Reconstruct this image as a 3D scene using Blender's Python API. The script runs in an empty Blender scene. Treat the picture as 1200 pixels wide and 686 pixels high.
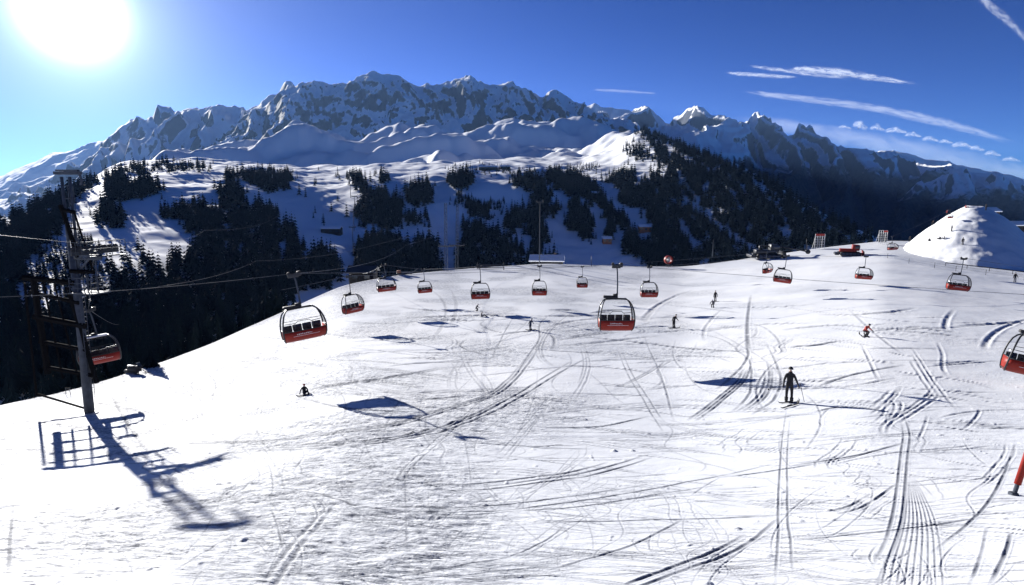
import bpy, bmesh, math, random
import numpy as np
from mathutils import Vector, Matrix

random.seed(7)
rng = np.random.default_rng(11)
scene = bpy.context.scene
COL = scene.collection
R = math.radians

# ------------------------------------------------------------------ camera frame
F = 690.0
HORIZON = 235.0
TH = math.atan((343 - HORIZON) / F)
CT, ST = math.cos(TH), math.sin(TH)


def ut(px, py):
    """pixel of the photograph -> (X/Y, Z/Y) of the viewing ray"""
    px = np.asarray(px, float); py = np.asarray(py, float)
    cx = (px - 600) / F; cy = (343 - py) / F
    dy = cy * ST + CT
    return cx / dy, (cy * CT - ST) / dy


def P(px, py, Y):
    u, t = ut(px, py)
    return Vector((float(u) * Y, Y, float(t) * Y))


SUN = P(-8, -6, 1.0).normalized()
SUN_EL = math.asin(SUN.z)
SUN_AZ = math.atan2(SUN.x, SUN.y)      # from +Y towards +X

# ------------------------------------------------------------------ noise (numpy)


def _hash(ix, iy, seed):
    n = (ix * 374761393 + iy * 668265263 + seed * 974634777) & 0xFFFFFFFF
    n = ((n ^ (n >> 13)) * 1274126177) & 0xFFFFFFFF
    return ((n ^ (n >> 16)) & 0xFFFF) / 65535.0


def perlin(x, y, seed=0):
    x = np.asarray(x, float); y = np.asarray(y, float)
    x0 = np.floor(x).astype(np.int64); y0 = np.floor(y).astype(np.int64)
    fx = x - x0; fy = y - y0
    sx = fx ** 3 * (fx * (fx * 6 - 15) + 10); sy = fy ** 3 * (fy * (fy * 6 - 15) + 10)

    def g(i, j):
        a = _hash(x0 + i, y0 + j, seed) * 2 * np.pi
        return np.cos(a) * (fx - i) + np.sin(a) * (fy - j)
    a = g(0, 0) * (1 - sx) + g(1, 0) * sx
    b = g(0, 1) * (1 - sx) + g(1, 1) * sx
    return (a * (1 - sy) + b * sy) * 1.5


def fbm(x, y, octs=4, seed=0, gain=.5):
    s = 0; a = 1.0
    for o in range(octs):
        s = s + a * perlin(x, y, seed + o * 17)
        x, y = (x * .8 - y * .6) * 2.03 + 3.1, (x * .6 + y * .8) * 2.03 + 7.7
        a *= gain
    return s


def ridged(x, y, octs=4, seed=0, gain=.5):
    s = 0; a = 1.0; w = 1.0
    for o in range(octs):
        n = 1 - np.abs(perlin(x, y, seed + o * 13)) * 1.4
        n = n * n
        s = s + a * n * w
        w = np.clip(n * 1.3, 0, 1)
        x, y = (x * .8 - y * .6) * 2.07 + 1.3, (x * .6 + y * .8) * 2.07 + 9.2
        a *= gain
    return s

# ------------------------------------------------------------------ materials


def mat(name, col, rough=.6, metal=0.0, noise=0.0, nscale=8.0, bump=0.0, spec=.5):
    m = bpy.data.materials.new(name); m.use_nodes = True
    nt = m.node_tree; b = nt.nodes['Principled BSDF']
    b.inputs['Base Color'].default_value = (*col, 1)
    b.inputs['Roughness'].default_value = rough
    b.inputs['Metallic'].default_value = metal
    b.inputs['Specular IOR Level'].default_value = spec
    if noise or bump:
        tc = nt.nodes.new('ShaderNodeTexCoord')
        n = nt.nodes.new('ShaderNodeTexNoise'); n.inputs['Scale'].default_value = nscale
        n.inputs['Detail'].default_value = 5
        nt.links.new(tc.outputs['Object'], n.inputs['Vector'])
        if noise:
            r = nt.nodes.new('ShaderNodeValToRGB')
            r.color_ramp.elements[0].position = .3; r.color_ramp.elements[1].position = .7
            r.color_ramp.elements[0].color = (*[c * (1 - noise) for c in col], 1)
            r.color_ramp.elements[1].color = (*[min(1, c * (1 + noise)) for c in col], 1)
            nt.links.new(n.outputs['Fac'], r.inputs['Fac'])
            nt.links.new(r.outputs['Color'], b.inputs['Base Color'])
        if bump:
            bp = nt.nodes.new('ShaderNodeBump'); bp.inputs['Strength'].default_value = bump
            bp.inputs['Distance'].default_value = .02
            nt.links.new(n.outputs['Fac'], bp.inputs['Height'])
            nt.links.new(bp.outputs['Normal'], b.inputs['Normal'])
    return m


def node(nt, typ, **kw):
    n = nt.nodes.new(typ)
    for k, v in kw.items():
        if hasattr(n, k) and k not in n.inputs.keys():
            setattr(n, k, v)
        else:
            n.inputs[k].default_value = v
    return n


def math_node(nt, op, a, b=None, clamp=False):
    n = nt.nodes.new('ShaderNodeMath'); n.operation = op; n.use_clamp = clamp
    for i, v in enumerate((a, b)):
        if v is None: continue
        if isinstance(v, (int, float)): n.inputs[i].default_value = v
        else: nt.links.new(v, n.inputs[i])
    return n.outputs[0]


def maprange(nt, v, a, b, c=0.0, d=1.0):
    n = nt.nodes.new('ShaderNodeMapRange'); n.interpolation_type = 'SMOOTHSTEP'
    nt.links.new(v, n.inputs['Value'])
    n.inputs['From Min'].default_value = a; n.inputs['From Max'].default_value = b
    n.inputs['To Min'].default_value = c; n.inputs['To Max'].default_value = d
    return n.outputs['Result']


def mixcol(nt, fac, a, b):
    n = nt.nodes.new('ShaderNodeMix'); n.data_type = 'RGBA'
    nt.links.new(fac, n.inputs['Factor'])
    for k, v in ((6, a), (7, b)):
        if isinstance(v, tuple): n.inputs[k].default_value = (*v, 1)
        else: nt.links.new(v, n.inputs[k])
    return n.outputs[2]


SNOW = (.82, .835, .85)


def near_snow():
    m = bpy.data.materials.new('piste_snow'); m.use_nodes = True
    nt = m.node_tree; b = nt.nodes['Principled BSDF']
    b.inputs['Roughness'].default_value = .75
    b.inputs['Specular IOR Level'].default_value = .15
    tc = node(nt, 'ShaderNodeTexCoord')
    big = node(nt, 'ShaderNodeTexNoise', Scale=.06, Detail=6.0)
    nt.links.new(tc.outputs['Object'], big.inputs['Vector'])
    c = mixcol(nt, maprange(nt, big.outputs['Fac'], .35, .65), (.68, .70, .73), (.78, .79, .80))
    nt.links.new(c, b.inputs['Base Color'])
    n1 = node(nt, 'ShaderNodeTexNoise', Scale=5.0, Detail=8.0, Roughness=.65)
    n2 = node(nt, 'ShaderNodeTexNoise', Scale=26.0, Detail=4.0, Roughness=.6)
    for n in (n1, n2): nt.links.new(tc.outputs['Object'], n.inputs['Vector'])
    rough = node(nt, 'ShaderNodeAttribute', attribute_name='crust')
    h = math_node(nt, 'ADD', math_node(nt, 'MULTIPLY', n1.outputs['Fac'], .7), math_node(nt, 'MULTIPLY', n2.outputs['Fac'], .22))
    bp = node(nt, 'ShaderNodeBump', Distance=.10)
    nt.links.new(h, bp.inputs['Height'])
    nt.links.new(math_node(nt, 'ADD', math_node(nt, 'MULTIPLY', rough.outputs['Fac'], .75), .10), bp.inputs['Strength'])
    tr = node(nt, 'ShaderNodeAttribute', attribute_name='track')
    c2 = mixcol(nt, math_node(nt, 'MULTIPLY', tr.outputs['Fac'], 1.0, True), c, (.035, .045, .075))  # groove shade put into the snow colour, near-black along the tracks
    # coarse broken crust, its rough shading painted in as dark speckle
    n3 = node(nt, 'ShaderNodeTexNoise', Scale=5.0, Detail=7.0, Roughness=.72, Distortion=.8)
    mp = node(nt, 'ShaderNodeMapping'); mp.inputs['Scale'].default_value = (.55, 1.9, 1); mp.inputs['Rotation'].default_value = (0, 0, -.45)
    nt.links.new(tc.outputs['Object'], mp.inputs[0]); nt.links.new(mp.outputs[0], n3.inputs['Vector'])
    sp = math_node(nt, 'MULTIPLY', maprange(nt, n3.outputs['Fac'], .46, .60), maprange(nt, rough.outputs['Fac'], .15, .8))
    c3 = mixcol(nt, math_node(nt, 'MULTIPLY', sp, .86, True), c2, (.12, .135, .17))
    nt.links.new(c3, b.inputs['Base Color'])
    nt.links.new(bp.outputs['Normal'], b.inputs['Normal'])
    return m


def mountain_mat(name, rock_lo, rock_hi, nscale, forest_z=None, fz_w=60., rockcol=(.10, .10, .115), fn=.02):
    """snow where flat, bare rock where steep, forest below the tree line"""
    m = bpy.data.materials.new(name); m.use_nodes = True
    nt = m.node_tree; b = nt.nodes['Principled BSDF']
    b.inputs['Roughness'].default_value = .85; b.inputs['Specular IOR Level'].default_value = .1
    geo = node(nt, 'ShaderNodeNewGeometry')
    tc = node(nt, 'ShaderNodeTexCoord')
    sep = node(nt, 'ShaderNodeSeparateXYZ'); nt.links.new(geo.outputs['Normal'], sep.inputs[0])
    ps = node(nt, 'ShaderNodeSeparateXYZ'); nt.links.new(tc.outputs['Object'], ps.inputs[0])
    n = node(nt, 'ShaderNodeTexNoise', Scale=nscale, Detail=8.0, Roughness=.62)
    nt.links.new(tc.outputs['Object'], n.inputs['Vector'])
    steep = math_node(nt, 'SUBTRACT', 1.0, sep.outputs['Z'])
    v = math_node(nt, 'ADD', steep, math_node(nt, 'MULTIPLY', math_node(nt, 'SUBTRACT', n.outputs['Fac'], .5), .45))
    rk = maprange(nt, v, rock_lo, rock_hi)
    n2 = node(nt, 'ShaderNodeTexNoise', Scale=nscale * 5, Detail=6.0)
    nt.links.new(tc.outputs['Object'], n2.inputs['Vector'])
    rc = mixcol(nt, n2.outputs['Fac'], tuple(c * .6 for c in rockcol), tuple(c * 1.5 for c in rockcol))
    col = mixcol(nt, rk, SNOW, rc)
    if forest_z is not None:
        n3 = node(nt, 'ShaderNodeTexNoise', Scale=fn, Detail=9.0, Roughness=.7)
        nt.links.new(tc.outputs['Object'], n3.inputs['Vector'])
        zz = math_node(nt, 'ADD', ps.outputs['Z'], math_node(nt, 'MULTIPLY', math_node(nt, 'SUBTRACT', n3.outputs['Fac'], .5), -fz_w * 7))
        fo = maprange(nt, zz, forest_z + fz_w, forest_z - fz_w)
        n4 = node(nt, 'ShaderNodeTexNoise', Scale=fn * 9, Detail=4.0)
        nt.links.new(tc.outputs['Object'], n4.inputs['Vector'])
        fc = mixcol(nt, maprange(nt, n4.outputs['Fac'], .35, .7), (.018, .026, .024), (.05, .06, .055))
        # clearings
        n5 = node(nt, 'ShaderNodeTexNoise', Scale=fn * .45, Detail=3.0)
        nt.links.new(tc.outputs['Object'], n5.inputs['Vector'])
        clear = maprange(nt, n5.outputs['Fac'], .66, .70)
        fo = math_node(nt, 'MULTIPLY', fo, math_node(nt, 'SUBTRACT', 1.0, clear))
        col = mixcol(nt, fo, col, fc)
    nt.links.new(col, b.inputs['Base Color'])
    return m


M = dict(
    snow=near_snow(),
    roof_snow=mat('roof_snow', SNOW, .8, noise=.05, nscale=2, bump=.2, spec=.1),
    steel=mat('galvanised_steel', (.055, .065, .085), .75, .0, spec=.2, noise=.25, nscale=3, bump=.1),
    dark=mat('dark_painted_metal', (.022, .024, .028), .45, .2, noise=.2, nscale=6),
    void=mat('shadow_frame_black', (.008, .008, .009), .95, noise=.2, nscale=9, spec=.02),
    black=mat('black_rubber', (.015, .015, .017), .7, noise=.2, nscale=9),
    red=mat('red_lacquer', (.23, .014, .007), .5, spec=.25, noise=.12, nscale=3),
    red2=mat('red_fabric', (.40, .04, .03), .8, noise=.2, nscale=6, bump=.2),
    white=mat('white_lettering', (.78, .77, .75), .6, noise=.05, nscale=6),
    rope=mat('steel_rope', (.12, .13, .15), .5, .4, noise=.2, nscale=10),
    wood=mat('weathered_wood', (.10, .065, .04), .8, noise=.35, nscale=5, bump=.2),
    darkwood=mat('dark_wood', (.012, .010, .010), .85, noise=.35, nscale=5, bump=.2),
    orange=mat('orange_wood', (.33, .12, .045), .7, noise=.25, nscale=4),
    cloth_black=mat('black_ski_clothing', (.014, .014, .017), .9, noise=.3, nscale=12),
    cloth_navy=mat('navy_ski_clothing', (.02, .03, .07), .85, noise=.3, nscale=12),
    cloth_red=mat('red_ski_jacket', (.36, .04, .03), .8, noise=.2, nscale=12),
    cloth_grey=mat('grey_ski_clothing', (.09, .09, .10), .85, noise=.3, nscale=12),
    skin=mat('skin', (.42, .25, .18), .6, noise=.1, nscale=20),
    bark=mat('bark', (.045, .032, .024), .9, noise=.3, nscale=6),
    needles=mat('conifer_needles', (.006, .012, .017), .9, noise=.45, nscale=.9, spec=.03),
    needles2=mat('olive_needles', (.009, .016, .018), .9, noise=.4, nscale=.9, spec=.03),
    window=mat('window_glass', (.03, .04, .05), .15, 0, noise=.1, nscale=2),
    panel=mat('board_panel', (.55, .55, .54), .6, noise=.15, nscale=5),
)


def glass_mat():
    m = bpy.data.materials.new('bubble_glass'); m.use_nodes = True
    nt = m.node_tree; nt.nodes.clear()
    o = node(nt, 'ShaderNodeOutputMaterial')
    t = node(nt, 'ShaderNodeBsdfTransparent', Color=(.93, .94, .95, 1))
    g = node(nt, 'ShaderNodeBsdfGlossy', Roughness=.08)
    lw = node(nt, 'ShaderNodeLayerWeight', Blend=.25)
    mx = node(nt, 'ShaderNodeMixShader')
    nt.links.new(math_node(nt, 'MULTIPLY', lw.outputs['Fresnel'], .6), mx.inputs[0])
    nt.links.new(t.outputs[0], mx.inputs[1]); nt.links.new(g.outputs[0], mx.inputs[2])
    nt.links.new(mx.outputs[0], o.inputs[0])
    return m


M['glass'] = glass_mat()

# ------------------------------------------------------------------ object helpers


def link(o, parent=None):
    COL.objects.link(o)
    if parent is not None: o.parent = parent
    return o


def tag(o, label=None, cat=None, group=None, kind=None):
    if label: o['label'] = label
    if cat: o['category'] = cat
    if group: o['group'] = group
    if kind: o['kind'] = kind
    return o


def empty(name, loc, label, cat, group=None, rz=0.0):
    o = bpy.data.objects.new(name, None); o.empty_display_size = .3
    o.location = loc; o.rotation_euler = (0, 0, rz)
    COL.objects.link(o)
    return tag(o, label, cat, group)


def np_mesh(name, V, Fq, m, smooth=True, attrs=None):
    """V (n,3), Fq (k,4) or (k,3)"""
    me = bpy.data.meshes.new(name)
    n = len(V); k, w = Fq.shape
    me.vertices.add(n); me.vertices.foreach_set('co', np.ascontiguousarray(V, dtype=np.float32).ravel())
    me.loops.add(k * w); me.loops.foreach_set('vertex_index', np.ascontiguousarray(Fq, dtype=np.int32).ravel())
    me.polygons.add(k)
    me.polygons.foreach_set('loop_start', np.arange(0, k * w, w, dtype=np.int32))
    me.polygons.foreach_set('loop_total', np.full(k, w, dtype=np.int32))
    me.update(calc_edges=True); me.validate()
    me.polygons.foreach_set('use_smooth', np.full(len(me.polygons), smooth, dtype=bool))
    if attrs:
        for an, arr in attrs.items():
            a = me.attributes.new(an, 'FLOAT', 'POINT'); a.data.foreach_set('value', arr.astype(np.float32).ravel())
    me.materials.append(m)
    return me


def grid_faces(nr, nc):
    i = np.arange(nr - 1)[:, None] * nc + np.arange(nc - 1)[None, :]
    return np.stack([i, i + 1, i + nc + 1, i + nc], -1).reshape(-1, 4)


class MB:
    def __init__(self): self.v = []; self.f = []

    def add(self, V, Fs):
        b = len(self.v); self.v += [tuple(p) for p in V]; self.f += [tuple(i + b for i in f) for f in Fs]; return self

    def box(self, c, s, rot=None, bev=0.0):
        """bevelled box: centre c, full sizes s"""
        bm = bmesh.new(); bmesh.ops.create_cube(bm, size=1)
        bmesh.ops.scale(bm, vec=s, verts=bm.verts)
        if bev: bmesh.ops.bevel(bm, geom=bm.edges[:], offset=bev, segments=2, affect='EDGES', profile=.5)
        if rot is not None: bmesh.ops.rotate(bm, matrix=rot, verts=bm.verts)
        bmesh.ops.translate(bm, vec=c, verts=bm.verts)
        bm.verts.index_update()
        self.add([v.co for v in bm.verts], [[v.index for v in f.verts] for f in bm.faces]); bm.free(); return self

    def tube(self, pts, r, n=8, cap=True, r2=None):
        pts = [Vector(p) for p in pts]; k = len(pts); V = []; Fs = []
        t0 = (pts[1] - pts[0]).normalized()
        a = t0.orthogonal().normalized()
        for i, p in enumerate(pts):
            t = (pts[min(i + 1, k - 1)] - pts[max(i - 1, 0)]).normalized()
            a = (a - t * a.dot(t)).normalized(); b = t.cross(a)
            rr = r if r2 is None else r + (r2 - r) * i / (k - 1)
            for j in range(n):
                q = 2 * math.pi * j / n
                V.append(p + (a * math.cos(q) + b * math.sin(q)) * rr)
        for i in range(k - 1):
            for j in range(n):
                Fs.append((i * n + j, i * n + (j + 1) % n, (i + 1) * n + (j + 1) % n, (i + 1) * n + j))
        if cap: Fs += [tuple(range(n))[::-1], tuple((k - 1) * n + j for j in range(n))]
        return self.add(V, Fs)

    def disc(self, c, axis, r, w, n=16):
        c = Vector(c); a = Vector(axis).normalized()
        return self.tube([c - a * w / 2, c + a * w / 2], r, n)

    def build(self, name, m, parent=None, smooth=False, loc=None):
        me = bpy.data.meshes.new(name)
        me.from_pydata(self.v, [], self.f); me.update()
        bm = bmesh.new(); bm.from_mesh(me); bmesh.ops.recalc_face_normals(bm, faces=bm.faces); bm.to_mesh(me); bm.free()
        if smooth:
            me.polygons.foreach_set('use_smooth', [True] * len(me.polygons))
        me.materials.append(m if not isinstance(m, str) else M[m])
        o = bpy.data.objects.new(name, me)
        if loc is not None: o.location = loc
        return link(o, parent)


def children(o): return list(o.children)


def copy_tree(o, parent=None):
    c = o.copy(); COL.objects.link(c)
    if parent is not None:
        c.parent = parent
    for ch in list(TREE.get(o.name, [])):
        copy_tree(ch, c)
    return c


TREE = {}


def remember(root):
    """remember a prototype's children before copying"""
    def rec(o):
        TREE[o.name] = list(o.children)
        for c in o.children: rec(c)
    rec(root)

# ------------------------------------------------------------------ lofted terrains


class Curve:
    def __init__(self, pts, sm=0.0, smy=None):
        a = np.array(pts, float)
        u, t = ut(a[:, 0], a[:, 1])
        U = np.linspace(-2.6, 2.6, 1601)
        o = np.argsort(u)
        self.U = U
        self.T = np.interp(U, u[o], t[o]); self.Y = np.interp(U, u[o], a[o, 2])
        def smooth(A, sm):
            if sm <= 0: return A
            k = int(sm / (U[1] - U[0]) * 3) + 1
            w = np.exp(-.5 * (np.arange(-k, k + 1) * (U[1] - U[0]) / sm) ** 2); w /= w.sum()
            return np.convolve(np.pad(A, k, mode='edge'), w, 'valid')
        self.T = smooth(self.T, sm); self.Y = smooth(self.Y, sm if smy is None else smy)

    def at(self, u): return np.interp(u, self.U, self.T), np.interp(u, self.U, self.Y)


class Loft:
    def __init__(self, curves, noise=None): self.c = curves; self.noise = noise

    def base(self, u, Y):
        TY = [c.at(u) for c in self.c]
        Ys = [y for t, y in TY]; Zs = [t * y for t, y in TY]
        K = len(Ys)
        for k in range(1, K): Ys[k] = np.maximum(Ys[k], Ys[k - 1] + 1.0)
        d = [(Zs[k + 1] - Zs[k]) / (Ys[k + 1] - Ys[k]) for k in range(K - 1)]
        m = [d[0]]
        for k in range(1, K - 1):
            p = d[k - 1] * d[k]
            m.append(np.where(p > 0, 2 * p / (d[k - 1] + d[k] + 1e-12 * np.sign(d[k] + 1e-20)), 0.0))
        m.append(d[-1])
        z = np.where(Y <= Ys[0], Zs[0], Zs[-1])
        for k in range(K - 1):
            h = Ys[k + 1] - Ys[k]; s = np.clip((Y - Ys[k]) / h, 0, 1)
            zz = ((2 * s ** 3 - 3 * s ** 2 + 1) * Zs[k] + (s ** 3 - 2 * s ** 2 + s) * h * m[k]
                  + (-2 * s ** 3 + 3 * s ** 2) * Zs[k + 1] + (s ** 3 - s ** 2) * h * m[k + 1])
            z = np.where((Y > Ys[k]) & (Y <= Ys[k + 1]), zz, z)
        return z

    def z(self, u, Y):
        z = self.base(u, Y)
        if self.noise: z = z + self.noise(u, Y, z)
        return z

    def mesh(self, name, px0, px1, nc, y0, y1, nr, m, logy=True):
        u = np.linspace(float(ut(px0, 235)[0]), float(ut(px1, 235)[0]), nc)
        Y = np.geomspace(y0, y1, nr) if logy else np.linspace(y0, y1, nr)
        UU, YY = np.meshgrid(u, Y)
        ZZ = self.z(UU, YY)
        V = np.stack([UU * YY, YY, ZZ], -1).reshape(-1, 3)
        o = bpy.data.objects.new(name, np_mesh(name, V, grid_faces(nr, nc), m))
        link(o); tag(o, kind='structure')
        return o

    def hit(self, px, py, y0, y1, n=500):
        if not hasattr(self, 'G'):       # running maximum of elevation along each sight column
            self.gu = np.linspace(-1.25, 1.25, 1300); self.gY = np.geomspace(60, 4000, 760)
            UU, YY = np.meshgrid(self.gu, self.gY)
            self.G = np.maximum.accumulate(self.z(UU, YY) / YY, 0).T.copy()
        u, t = ut(px, py); u = np.atleast_1d(u); t = np.atleast_1d(t)
        ci = np.clip(np.round((u + 1.25) / 2.5 * 1299).astype(int), 0, 1299)
        Y = np.empty(len(u))
        for k, (c, tt) in enumerate(zip(ci, t)):
            j = int(np.searchsorted(self.G[c], tt))
            Y[k] = self.gY[j] if j < 760 and y0 <= self.gY[j] <= y1 else np.nan
        return u, Y


# near ski slope ----------------------------------------------------
CREST = [(-900, 700, 16), (-300, 560, 30), (0, 475, 42), (60, 463, 48), (105, 452, 53), (140, 441, 57), (200, 421, 64), (250, 402, 71), (290, 384, 79),
         (340, 362, 91), (400, 335, 105), (440, 327, 116), (480, 321, 125), (560, 314, 140), (640, 309, 150), (720, 312, 153), (800, 313, 155), (850, 307, 158), (890, 301, 162),
         (960, 291, 168), (1040, 282, 174), (1100, 284, 176), (1200, 292, 175), (1500, 310, 165), (2100, 340, 150)]
cr = Curve(CREST, .016, .07)
BOT = Curve([(-900, 686, 9), (0, 686, 8.8), (200, 686, 8.9), (600, 686, 9.3), (900, 686, 9.1), (1200, 686, 8.7), (2100, 686, 8.0)], .12)
A_, E_ = .2, 1.6
_s = np.linspace(0, 6, 4001); _f = A_ * _s + (1 - A_) * _s ** E_


def near_base(u, Y):
    tc, Yc = cr.at(u); tb, Yb = BOT.at(u)
    qc = 1 / Yc; qb = 1 / Yb
    f = (1 / np.maximum(Y, .5) - qc) / (qb - qc)
    s = np.interp(np.maximum(f, 0), _f, _s)
    t = tc - s * (tc - tb)
    z = t * Y
    d = np.maximum(Y - Yc, 0)
    zb = tc * Yc + (tc - .03) * d - .40 * (np.sqrt(d * d + 9) - 3)
    return np.where(f >= 0, z, zb)


def near_hit(px, py):
    u, t = ut(px, py); u = float(u); t = float(t)
    tc, Yc = cr.at(u); tb, Yb = BOT.at(u)
    s = (tc - t) / (tc - tb)
    f = np.interp(s, _s, _f)
    q = 1 / Yc + f * (1 / Yb - 1 / Yc)
    return u, float(1 / q)


def ground_at(px, py):
    u, Y = near_hit(px, py)
    x = u * Y
    return Vector((x, Y, float(near_z(np.array([u]), np.array([Y]))[0])))


def near_noise(u, Y):
    x = u * Y
    fade = np.clip((Y - 3) / 6, 0, 1)
    tc, Yc = cr.at(u)
    edge = np.clip(np.abs(Yc - Y) / (Yc * .25), .15, 1)
    return (.24 * perlin(x / 21, Y / 21, 3) + .05 * fbm(x / 6.0, Y / 6.0, 3, 5)) * fade * edge


def near_z(u, Y): return near_base(u, Y) + near_noise(u, Y)


TRACKS = [  # (points, width m, depth m, parallel copies)
    ([(150, 521), (200, 523), (300, 520), (360, 512), (456, 499), (520, 480), (573, 464), (600, 445), (622, 415), (632, 392)], .10, .07, 3),
    ([(200, 528), (320, 527), (424, 520), (499, 507), (563, 485), (616, 456), (655, 432), (690, 410)], .10, .07, 3),
    ([(301, 573), (376, 581), (429, 595), (488, 600), (573, 597), (659, 587), (733, 576), (840, 555), (900, 540)], .07, .06, 2),
    ([(376, 580), (456, 571), (477, 552), (509, 520), (531, 499), (560, 470)], .08, .05, 2),
    ([(499, 574), (573, 571), (653, 560), (707, 549), (755, 533)], .10, .08, 3),
    ([(483, 605), (547, 606), (605, 600), (680, 595), (776, 579), (850, 568)], .06, .05, 1),
    ([(627, 612), (707, 613), (840, 608), (915, 603)], .05, .05, 1),
    ([(300, 705), (317, 685), (349, 643), (376, 611), (389, 595)], .13, .10, 2),
    ([(333, 653), (325, 620), (317, 600)], .05, .04, 1),
    ([(180, 625), (232, 600), (269, 584), (301, 560), (371, 539)], .08, .07, 2),
    ([(190, 690), (240, 655), (280, 629)], .06, .05, 1),
    ([(640, 672), (690, 657), (733, 643), (781, 621), (800, 610)], .07, .06, 1),
    ([(735, 692), (755, 685), (800, 668), (840, 653), (880, 632), (915, 605)], .09, .07, 2),
    ([(456, 683), (530, 668), (595, 656), (640, 635), (664, 616)], .05, .04, 1),
    ([(477, 653), (475, 573), (475, 547)], .05, .03, 1),
    ([(627, 500), (707, 498), (763, 485)], .08, .06, 1),
    ([(547, 520), (627, 523), (660, 520)], .06, .05, 1),
    ([(725, 405), (739, 440), (765, 480), (781, 504)], .08, .05, 2),
    ([(755, 395), (775, 440), (790, 490)], .08, .05, 1),
    ([(880, 345), (876, 380), (878, 415)], .10, .06, 1),
    ([(925, 475), (921, 525), (921, 600), (925, 638), (930, 690)], .06, .06, 2),
    ([(930, 634), (1048, 621), (1165, 606)], .05, .05, 1),
    ([(975, 601), (1007, 592), (1048, 565)], .08, .08, 2),
    ([(1018, 690), (1048, 621), (1059, 538), (1062, 505), (1050, 470)], .06, .05, 2),
    ([(928, 544), (1007, 533), (1060, 520)], .06, .05, 1),
    ([(840, 456), (865, 435), (877, 417), (875, 400)], .08, .05, 1),
    ([(865, 483), (894, 463), (902, 438), (890, 400)], .08, .05, 5),
    ([(810, 490), (840, 470), (870, 445), (880, 420)], .08, .05, 3),
    ([(567, 377), (564, 381), (578, 387), (592, 389), (625, 388), (645, 392), (650, 399), (645, 410)], .14, .10, 1),
    ([(545, 397), (540, 405), (560, 413), (579, 415), (607, 419)], .14, .10, 1),
    ([(658, 365), (638, 375), (632, 383), (632, 396), (621, 413), (611, 430), (600, 450)], .12, .08, 1),
    ([(600, 376), (590, 391), (579, 413)], .10, .05, 1),
    ([(680, 394), (740, 400), (800, 406), (872, 412)], .14, .10, 1),  # a long cast shadow, drawn as a dark track
    ([(790, 388), (840, 395), (872, 411)], .12, .08, 1),  # the leaning rider's cast shadow, drawn as a dark track
    ([(800, 408), (840, 409), (884, 413)], .12, .08, 1),
    ([(925, 405), (960, 403), (985, 399)], .12, .08, 1),
    ([(1040, 413), (1058, 417), (1075, 419)], .12, .08, 1),
    ([(115, 444), (136, 472), (150, 495), (177, 531)], .08, .07, 1),
    ([(190, 517), (250, 518), (300, 517), (350, 514)], .06, .05, 2),
    ([(11, 690), (13, 640), (16, 594)], .06, .05, 1),
    ([(350, 466), (400, 478), (440, 482), (478, 483)], .08, .07, 1),
    ([(330, 466), (380, 455), (440, 447), (520, 432)], .10, .07, 3),
    ([(480, 470), (540, 465), (575, 463)], .10, .08, 1),
    ([(210, 462), (270, 464), (330, 462)], .06, .05, 1),
    ([(1090, 650), (1150, 600), (1175, 560), (1190, 520)], .06, .05, 1),
    ([(1135, 690), (1150, 650), (1156, 620)], .06, .05, 1),
    ([(1160, 686), (1178, 650), (1185, 625)], .07, .06, 1),
    ([(955, 480), (990, 475), (1045, 481)], .05, .05, 1),
    ([(1105, 500), (1130, 503), (1148, 506)], .08, .07, 1),
    ([(1158, 502), (1180, 501), (1210, 503)], .06, .05, 1),
    ([(960, 452), (1000, 440), (1060, 428)], .06, .04, 1),
    ([(840, 560), (900, 552), (960, 542)], .05, .04, 1),
]
N_LISTED = len(TRACKS)
for k in range(9):     # groomer corduroy fan at the lower right
    TRACKS.append(([(1062 + k * 1.2, 560), (1056 + k * 5, 610), (1040 + k * 8, 660), (1030 + k * 9.5, 700)], .035, .035, 1))
for k in range(800):    # anonymous turns all over the slope
    cx = rng.uniform(20, 1180); cy = 686 - rng.uniform(0, 1) ** 1.3 * 330
    if cy < np.interp(cx, [0, 290, 400, 560, 1200], [505, 415, 365, 345, 330]): continue
    L = rng.uniform(25, 120) * (.4 + .6 * (cy - 300) / 380); a = rng.choice([rng.uniform(-.35, .25), rng.uniform(.9, 2.2)], p=[.84, .16])
    bend = rng.uniform(-.35, .35)
    pts = []
    if k % 11 == 0:      # linked turns running down the fall line
        A = rng.uniform(5, 22) * (.35 + .65 * (cy - 300) / 380); n_ = int(rng.integers(2, 5)); sl = rng.uniform(-.9, 1.3); L *= 1.25
        for q in np.linspace(0, 1, 6 * n_):
            sz = .45 + .8 * q
            pts.append((cx + sl * L * q + A * sz * math.sin(q * n_ * math.pi), cy - L * .35 + L * .75 * q))
        pts = [p for p in pts if p[1] > np.interp(p[0], [0, 290, 400, 560, 1200], [500, 410, 362, 343, 328])]
        if len(pts) < 5: continue
    else:
        for q in np.linspace(-1, 1, 6):
            aa = a + bend * q
            pts.append((cx + math.cos(aa) * L * 1.25 * q, cy - math.sin(aa) * L * q * .55 + bend * 14 * q * q))
    TRACKS.append((pts, rng.uniform(.02, .05), rng.uniform(.008, .03), int(rng.choice([1, 1, 1, 2, 3]))))


def spline(pts, n=6):
    p = np.array(pts, float)
    if len(p) < 3: return p
    e = np.vstack([2 * p[0] - p[1], p, 2 * p[-1] - p[-2]])
    out = []
    for i in range(1, len(e) - 2):
        for s in np.linspace(0, 1, n, endpoint=False):
            a, b, c, d = e[i - 1], e[i], e[i + 1], e[i + 2]
            out.append(.5 * (2 * b + (c - a) * s + (2 * a - 5 * b + 4 * c - d) * s * s + (3 * b - a - 3 * c + d) * s ** 3))
    out.append(p[-1])
    return np.array(out)


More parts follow.
